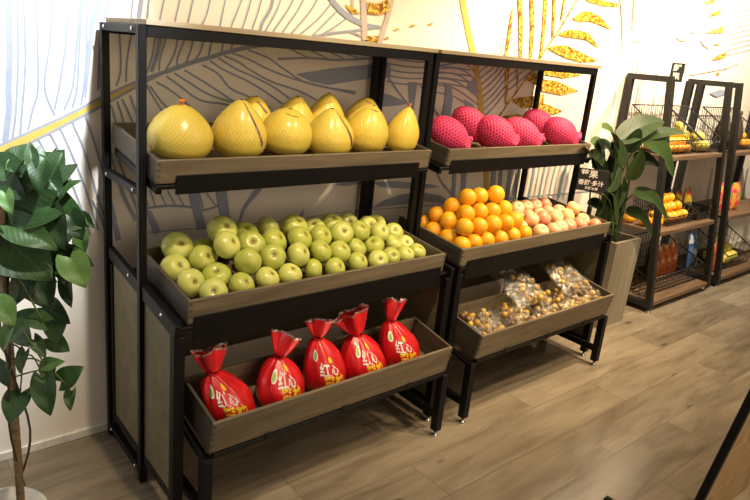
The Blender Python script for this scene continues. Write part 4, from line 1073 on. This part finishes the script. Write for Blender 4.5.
RA = make_rack(3.395, .93, 'dark slanted produce rack nearest the lily planter')
RB = make_rack(4.47, 1.2, 'dark slanted produce rack at the right edge of the photo')
def basket(x0, x1, yf, yb, z, hf, hb, label, step=.032):
    root = empty('wire_basket', (x0, yf, z)); tag(root, label, 'basket', 'black wire baskets on the racks')
    w = x1-x0; d = yb-yf; o = .02
    P = lambda x, y: Vector((x, y, hf+(hb-hf)*(y/d)))
    rimm = MB(); loop = [P(0, 0), P(w, 0), P(w, d*.55), P(w, d), P(0, d), P(0, d*.55), P(0, 0)]; rimm.tube(loop, .0045, 6); build('rim', rimm, M_wire, root)
    g = MB(); zb = .004
    n = max(3, int(w/step))
    for k in range(n+1):
        x = w*k/n; xb = .02+(w-.04)*k/n
        g.tube([P(x, d), (xb, d-.02, zb), (xb, .02, zb), P(x, 0)], .0022, 4)
    m = max(3, int(d/step))
    for k in range(m+1):
        y = d*k/m; yb_ = .02+(d-.04)*k/m
        g.tube([P(0, y), (.02, yb_, zb), (w-.02, yb_, zb), P(w, y)], .0022, 4)
    for f in (.35, .7):
        q = [Vector((.02*(1-f), .02*(1-f), zb)).lerp(P(0, 0), f)]
        a = Vector((.02, .02, zb)).lerp(P(0, 0), f); b = Vector((w-.02, .02, zb)).lerp(P(w, 0), f); c = Vector((w-.02, d-.02, zb)).lerp(P(w, d), f); e = Vector((.02, d-.02, zb)).lerp(P(0, d), f)
        g.tube([a, b, c, e, a], .002, 4)
    build('wire_mesh', g, M_wire, root); return root
def heap(me, name, cat, grp, fmt, x0, x1, y0, y1, z0, r, rows, seed, rj=.007):
    rn = random.Random(seed); cnt = 0
    n = max(1, int((x1-x0)/(2*r))); m = max(1, int((y1-y0)/(2*r)))
    for l in range(rows):
        nn, mm = n-l, max(1, m-l)
        if nn < 1: break
        for j in range(mm):
            for i in range(nn):
                x = x0+r+(i+.5*l)*2*r+rn.uniform(-rj, rj); y = y0+r+(j+.5*l)*2*r+rn.uniform(-rj, rj)
                if l < rows-1 and m > 2 and 0 < j < mm-1 and 0 < i < nn-1: continue
                z = z0+r+l*r*1.5
                if y+r > y1+r*.4: continue
                o = put(name, me, None, (x, y, z), (rn.uniform(0, 6), rn.uniform(0, 6), 0), (r*rn.uniform(.94, 1.0), r*.97, r*rn.uniform(.94, 1.0)))
                tag(o, fmt % (ORD[min(i, 15)], ['bottom', 'second', 'third', 'top'][l] if l < 4 else 'top', ORD[min(j, 15)]), cat, grp)
z1, z2, z3 = 1.035, .545, .075
basket(3.46, 3.95, .035, .32, z1, .10, .30, 'wire basket of orange fruit on the top shelf behind the lily leaves')
basket(3.97, 4.27, .035, .32, z1, .10, .30, 'wire basket of yellow green fruit on the top shelf, right of the orange fruit')
F3 = ', %s from left, %s layer, %s row'
heap(ME_mango, 'orange_fruit', 'fruit', 'orange fruit at the front of the top rack basket', 'orange fruit, front heap of the top basket'+F3, 3.60, 3.93, .06, .18, z1+.008, .029, 4, 21)
heap(ME_mango, 'orange_fruit', 'fruit', 'orange fruit at the back of the top rack basket', 'orange fruit, back heap of the top basket'+F3, 3.55, 3.88, .19, .30, z1+.008, .029, 4, 24)
heap(ME_pear, 'yellow_green_fruit', 'fruit', 'yellow green fruit in the front of its rack basket', 'yellow green fruit, front heap of its basket'+F3, 3.995, 4.25, .06, .17, z1+.01, .036, 2, 22)
heap(ME_pear, 'yellow_green_fruit', 'fruit', 'yellow green fruit piled at the back of its rack basket', 'yellow green fruit, back heap of its basket'+F3, 3.99, 4.25, .17, .30, z1+.01, .036, 4, 25)
heap(ME_mango, 'orange_fruit', 'fruit', 'orange fruit in the middle rack basket', 'orange fruit in the middle rack basket'+F3, 3.665, 4.05, .03, .21, z2+.008, .037, 3, 23)
basket(3.64, 4.08, -.01, .27, z2, .07, .18, 'low wire basket of orange fruit on the middle shelf')
ME_pk = MB().lathe([(max(math.sin(pi*i/16), 1e-4), math.cos(pi*i/16)*.8-.16*math.exp(-(math.sin(pi*i/16)/.25)**2)*(1 if i < 8 else -1)) for i in range(17)], 48, 0, None, lambda p, a, v: Vector((p.x*(1-.10*(abs(math.cos(3*a))**6)), p.y*(1-.10*(abs(math.cos(3*a))**6)), p.z)), False).mesh('small_squash', M_mango)
for i, (x, y, r) in enumerate(((3.485, .19, .043), (3.50, .09, .045), (3.585, .05, .043))):
    o = put('small_squash', ME_pk, None, (x, y, z2+.8*r+.001), (0, 0, i), (r, r, r)); tag(o, ['ribbed orange squash at the back left of the middle shelf', 'ribbed orange squash in the middle of the three on the middle shelf', 'ribbed orange squash touching the low wire basket'][i], 'squash', 'ribbed squashes on the middle shelf')
# dark slanted bin and packets
bn = empty('display_bin', (4.095, .0, z2)); BW = .185; tag(bn, 'black open bin with metal rim on the middle shelf', 'bin')
for nm, lo, hi in (('bin_base', (0, 0, .004), (BW, .30, .012)), ('bin_side', (0, 0, .012), (.006, .30, .10)), ('bin_side', (BW-.006, 0, .012), (BW, .30, .10)), ('bin_front', (.006, 0, .012), (BW-.006, .006, .055)), ('bin_back', (.006, .294, .012), (BW-.006, .30, .16))):
    build(nm, MB().box(lo, hi, .001), M_dark, bn)
def packet(x, y, z, w, h, th, mat, label, seed, rz=0, lean=.12, grp='snack packets on the racks'):
    rn = random.Random(seed); ph = [rn.uniform(0, 6) for _ in range(4)]
    root = empty('snack_packet', (x, y, z), (-lean, 0, rz)); tag(root, label, 'packet', grp)
    def sh(sg, u, v):
        t = th*.5*(math.sin(pi*u)**.5)*(math.sin(pi*v)**.55 if 0 < v < 1 else 0) if 0 < u < 1 else 0
        return Vector(((u-.5)*w*(1-.04*math.sin(pi*v)), sg*t+.004*math.sin(8*u+ph[0])*math.sin(7*v+ph[1]), v*h))
    m = MB(); m.grid(lambda u, v: sh(-1, u, v), 12, 14); m.grid(lambda u, v: sh(1, 1-u, v), 12, 14); build('pouch', m, mat, root)
    c = MB(); c.grid(lambda u, v: sh(0, u, 1-.06*v)+Vector((0, -.0012, 0)), 12, 1); build('crimped_seal', c, mat, root)
packet(4.15, .17, z2+.016, .08, .17, .05, M_snack_g, 'dark packet with gold print standing in the black bin', 1)
packet(4.23, .14, z2+.016, .08, .19, .06, M_snack_g, 'gold and red packet at the right end of the black bin', 2)
for i, (x, w, h) in enumerate(((3.90, .11, .23), (4.01, .10, .25), (4.11, .10, .24), (4.21, .09, .26))):
    packet(x, .13, z3+.006, w, h, .06, M_snack_o, ['orange brown packet at the left on the bottom shelf', 'orange brown packet second on the bottom shelf', 'orange brown packet third on the bottom shelf', 'tall orange brown packet beside the right post of the bottom shelf'][i], 10+i)
basket(3.45, 4.28, -.05, .31, z3+.002, .13, .30, 'large wire basket along the bottom shelf of the near rack', .045)
# far rack contents
packet(4.60, -.01, z3+.002, .12, .24, .06, M_snack_o, 'orange packet at the left front of the far rack bottom shelf', 31)
packet(4.56, .14, z3+.002, .14, .28, .06, M_snack_b, 'blue packet behind the orange one on the far rack bottom shelf', 32)
packet(4.62, .06, z2+.002, .14, .23, .07, M_snack_p, 'bright orange and pink packet at the left of the far rack middle shelf', 33)
packet(4.76, .06, z2+.002, .14, .22, .07, M_snack_p, 'bright packet second from the left on the far rack middle shelf', 34)
packet(4.92, .06, z2+.002, .14, .22, .07, M_snack_p, 'bright packet third from the left on the far rack middle shelf', 35)
basket(4.74, 5.26, -.05, .31, z3+.002, .12, .34, 'wire basket of yellow fruit on the far rack bottom shelf')
heap(ME_pear, 'yellow_fruit', 'fruit', 'yellow fruit in the far rack bottom basket', 'yellow fruit in the far rack bottom basket, %s from left, %s layer, %s row back', 4.79, 5.22, .0, .26, z3+.012, .045, 3, 41)
basket(4.54, 5.1, .045, .32, z1, .10, .30, 'wire basket of dark fruit bags on the far rack top shelf')
def lump(x, y, z, rx, ry, h, mat, label, seed, name='dark_net_bag'):
    rn = random.Random(seed); ph = [rn.uniform(0, 6) for _ in range(5)]
    prof = [(.02, 0), (.7, .02), (1.0, .2), (.95, .42), (.7, .62), (.45, .78), (.28, .86), (.36, .94), (.30, 1.0), (.001, .97)]
    def fn(p, a, v): k = 1+.10*math.sin(3*a+ph[0]+5*v)+.07*math.sin(7*a+ph[1]-6*v); return Vector((p.x*rx*k, p.y*ry*k, p.z*h))
    o = build(name, MB().lathe(prof, 28, 0, None, fn, False), mat, None, (x, y, z)); tag(o, label, 'bag', 'dark net bags on the racks'); return o
lump(4.225, .15, z1+.012, .045, .06, .31, M_brownbag, 'dark brown net bag standing inside the right post on the near top shelf', 1) if False else None
lump(4.60, .16, z1+.012, .05, .06, .30, M_brownbag, 'dark brown net bag at the left of the far rack top shelf', 2)
lump(4.83, .16, z1+.012, .06, .06, .28, M_brownbag, 'dark brown net bag second on the far rack top shelf', 3)
heap(ME_mango, 'far_orange_fruit', 'fruit', 'orange fruit on the far rack top shelf', 'orange fruit on the far rack top shelf, %s from left, %s layer, %s row back', 4.92, 5.08, .09, .29, z1+.01, .034, 3, 43)

# ------------------------------------------------------------------ slanted display stand at the lower right
X = 1.372; q0 = at(725, 450, 0, X)
sl = -.14
st = empty('slanted_stand', (X, q0.y-sl*q0.z, 0)); tag(st, 'black framed display stand with slanted wooden panel at the lower right corner', 'stand')
tS = .024; up = Vector((0, sl, 1))
def pp_(x, z, dy=0): return Vector((x, sl*z+dy, z))
for x in (0, 1.1):
    m = MB(); bar(m, pp_(x, 0), pp_(x, 1.15), tS, Vector((1, 0, 0))); build('post', m, M_black, st)
    if x == 0: m = MB(); m.box((x-.0125, -.0, .0), (x+.0125, .262, .025), .002); build('foot_bar', m, M_black, st)
    m = MB(); bar(m, (x, .25, .025), pp_(x, .9, .02), .02, Vector((1, 0, 0))); 
for z0 in (.004, .204, .404, .604, .804):
    m = MB(); M_ = Matrix.Translation(pp_(.0, z0)) @ Matrix.Rotation(math.atan(-sl), 4, 'X')
    m.box((.0125, -.008, 0), (1.0875, .008, .197), .002, 0, M_); build('panel_board', m, M_standwood, st)
m = MB(); bar(m, pp_(.0, 1.14), pp_(1.1, 1.14), tS, Vector((0, 0, 1))); build('crossbar', m, M_black, st)

# ------------------------------------------------------------------ light
def spot(name, loc, tgt, power, col, size=1.2, blend=.5, rad=.05):
    l = bpy.data.lights.new(name, 'SPOT'); l.energy = power; l.color = col; l.spot_size = size; l.spot_blend = blend; l.shadow_soft_size = rad
    o = bpy.data.objects.new(name, l); COL.objects.link(o); o.location = loc
    o.rotation_euler = (Vector(tgt)-Vector(loc)).to_track_quat('-Z', 'Y').to_euler(); return o
def area(name, loc, tgt, power, col, sx, sy):
    l = bpy.data.lights.new(name, 'AREA'); l.energy = power; l.color = col; l.shape = 'RECTANGLE'; l.size = sx; l.size_y = sy
    o = bpy.data.objects.new(name, l); COL.objects.link(o); o.location = loc
    o.rotation_euler = (Vector(tgt)-Vector(loc)).to_track_quat('-Z', 'Y').to_euler(); return o
WARM = (1, .77, .47); NEUT = (1, .82, .57); COOL = (.74, .87, 1)
spot('ceiling_spot_left', (.17, -1.0, 2.75), (.35, .25, 1.15), 125, NEUT, 1.15, .6, .04)
spot('cool_wall_spot', (.15, -1.0, 2.75), (-.62, .37, 1.40), 420, COOL, .86, .6, .04)
spot('ceiling_spot_middle', (1.25, -1.25, 2.75), (1.35, .1, 1.0), 125, WARM, 1.15, .7, .05)
spot('ceiling_spot_right', (2.7, -.95, 2.75), (2.6, .3, 1.2), 330, WARM, 1.5, .7, .05)
spot('ceiling_spot_rack', (4.2, -.75, 2.75), (4.4, .35, 1.6), 430, (1, .85, .62), 1.75, .7, .05)
spot('wall_washer', (2.6, -.35, 2.9), (2.6, .37, 1.9), 100, (1, .85, .58), 1.5, .8, .05)
spot('floor_fill_spot', (2.3, -1.7, 2.8), (2.0, -1.05, 0), 200, WARM, 1.35, .8, .1)  # unseen spot added to brighten the aisle floor
area('aisle_fill', (2.3, -2.4, 2.85), (2.3, -.4, .2), 18, (1, .84, .62), 2.5, .8)  # soft fill added over the aisle to lift the shelf fronts
area('front_fill', (1.2, -3.6, 1.7), (1.2, 0, 1.0), 30, (1, .83, .60), 2.5, 1.4)
area('side_daylight', (-3.0, -.8, 1.7), (0, 0, 1.0), 9, COOL, 1.5, 1.5)
w = bpy.data.worlds.new('world'); scn.world = w; w.use_nodes = True
bg = w.node_tree.nodes['Background']; bg.inputs[0].default_value = (1.0, .80, .56, 1); bg.inputs[1].default_value = .19
scn.view_settings.view_transform = 'Standard'; scn.view_settings.look = 'None'; scn.view_settings.exposure = 0.0
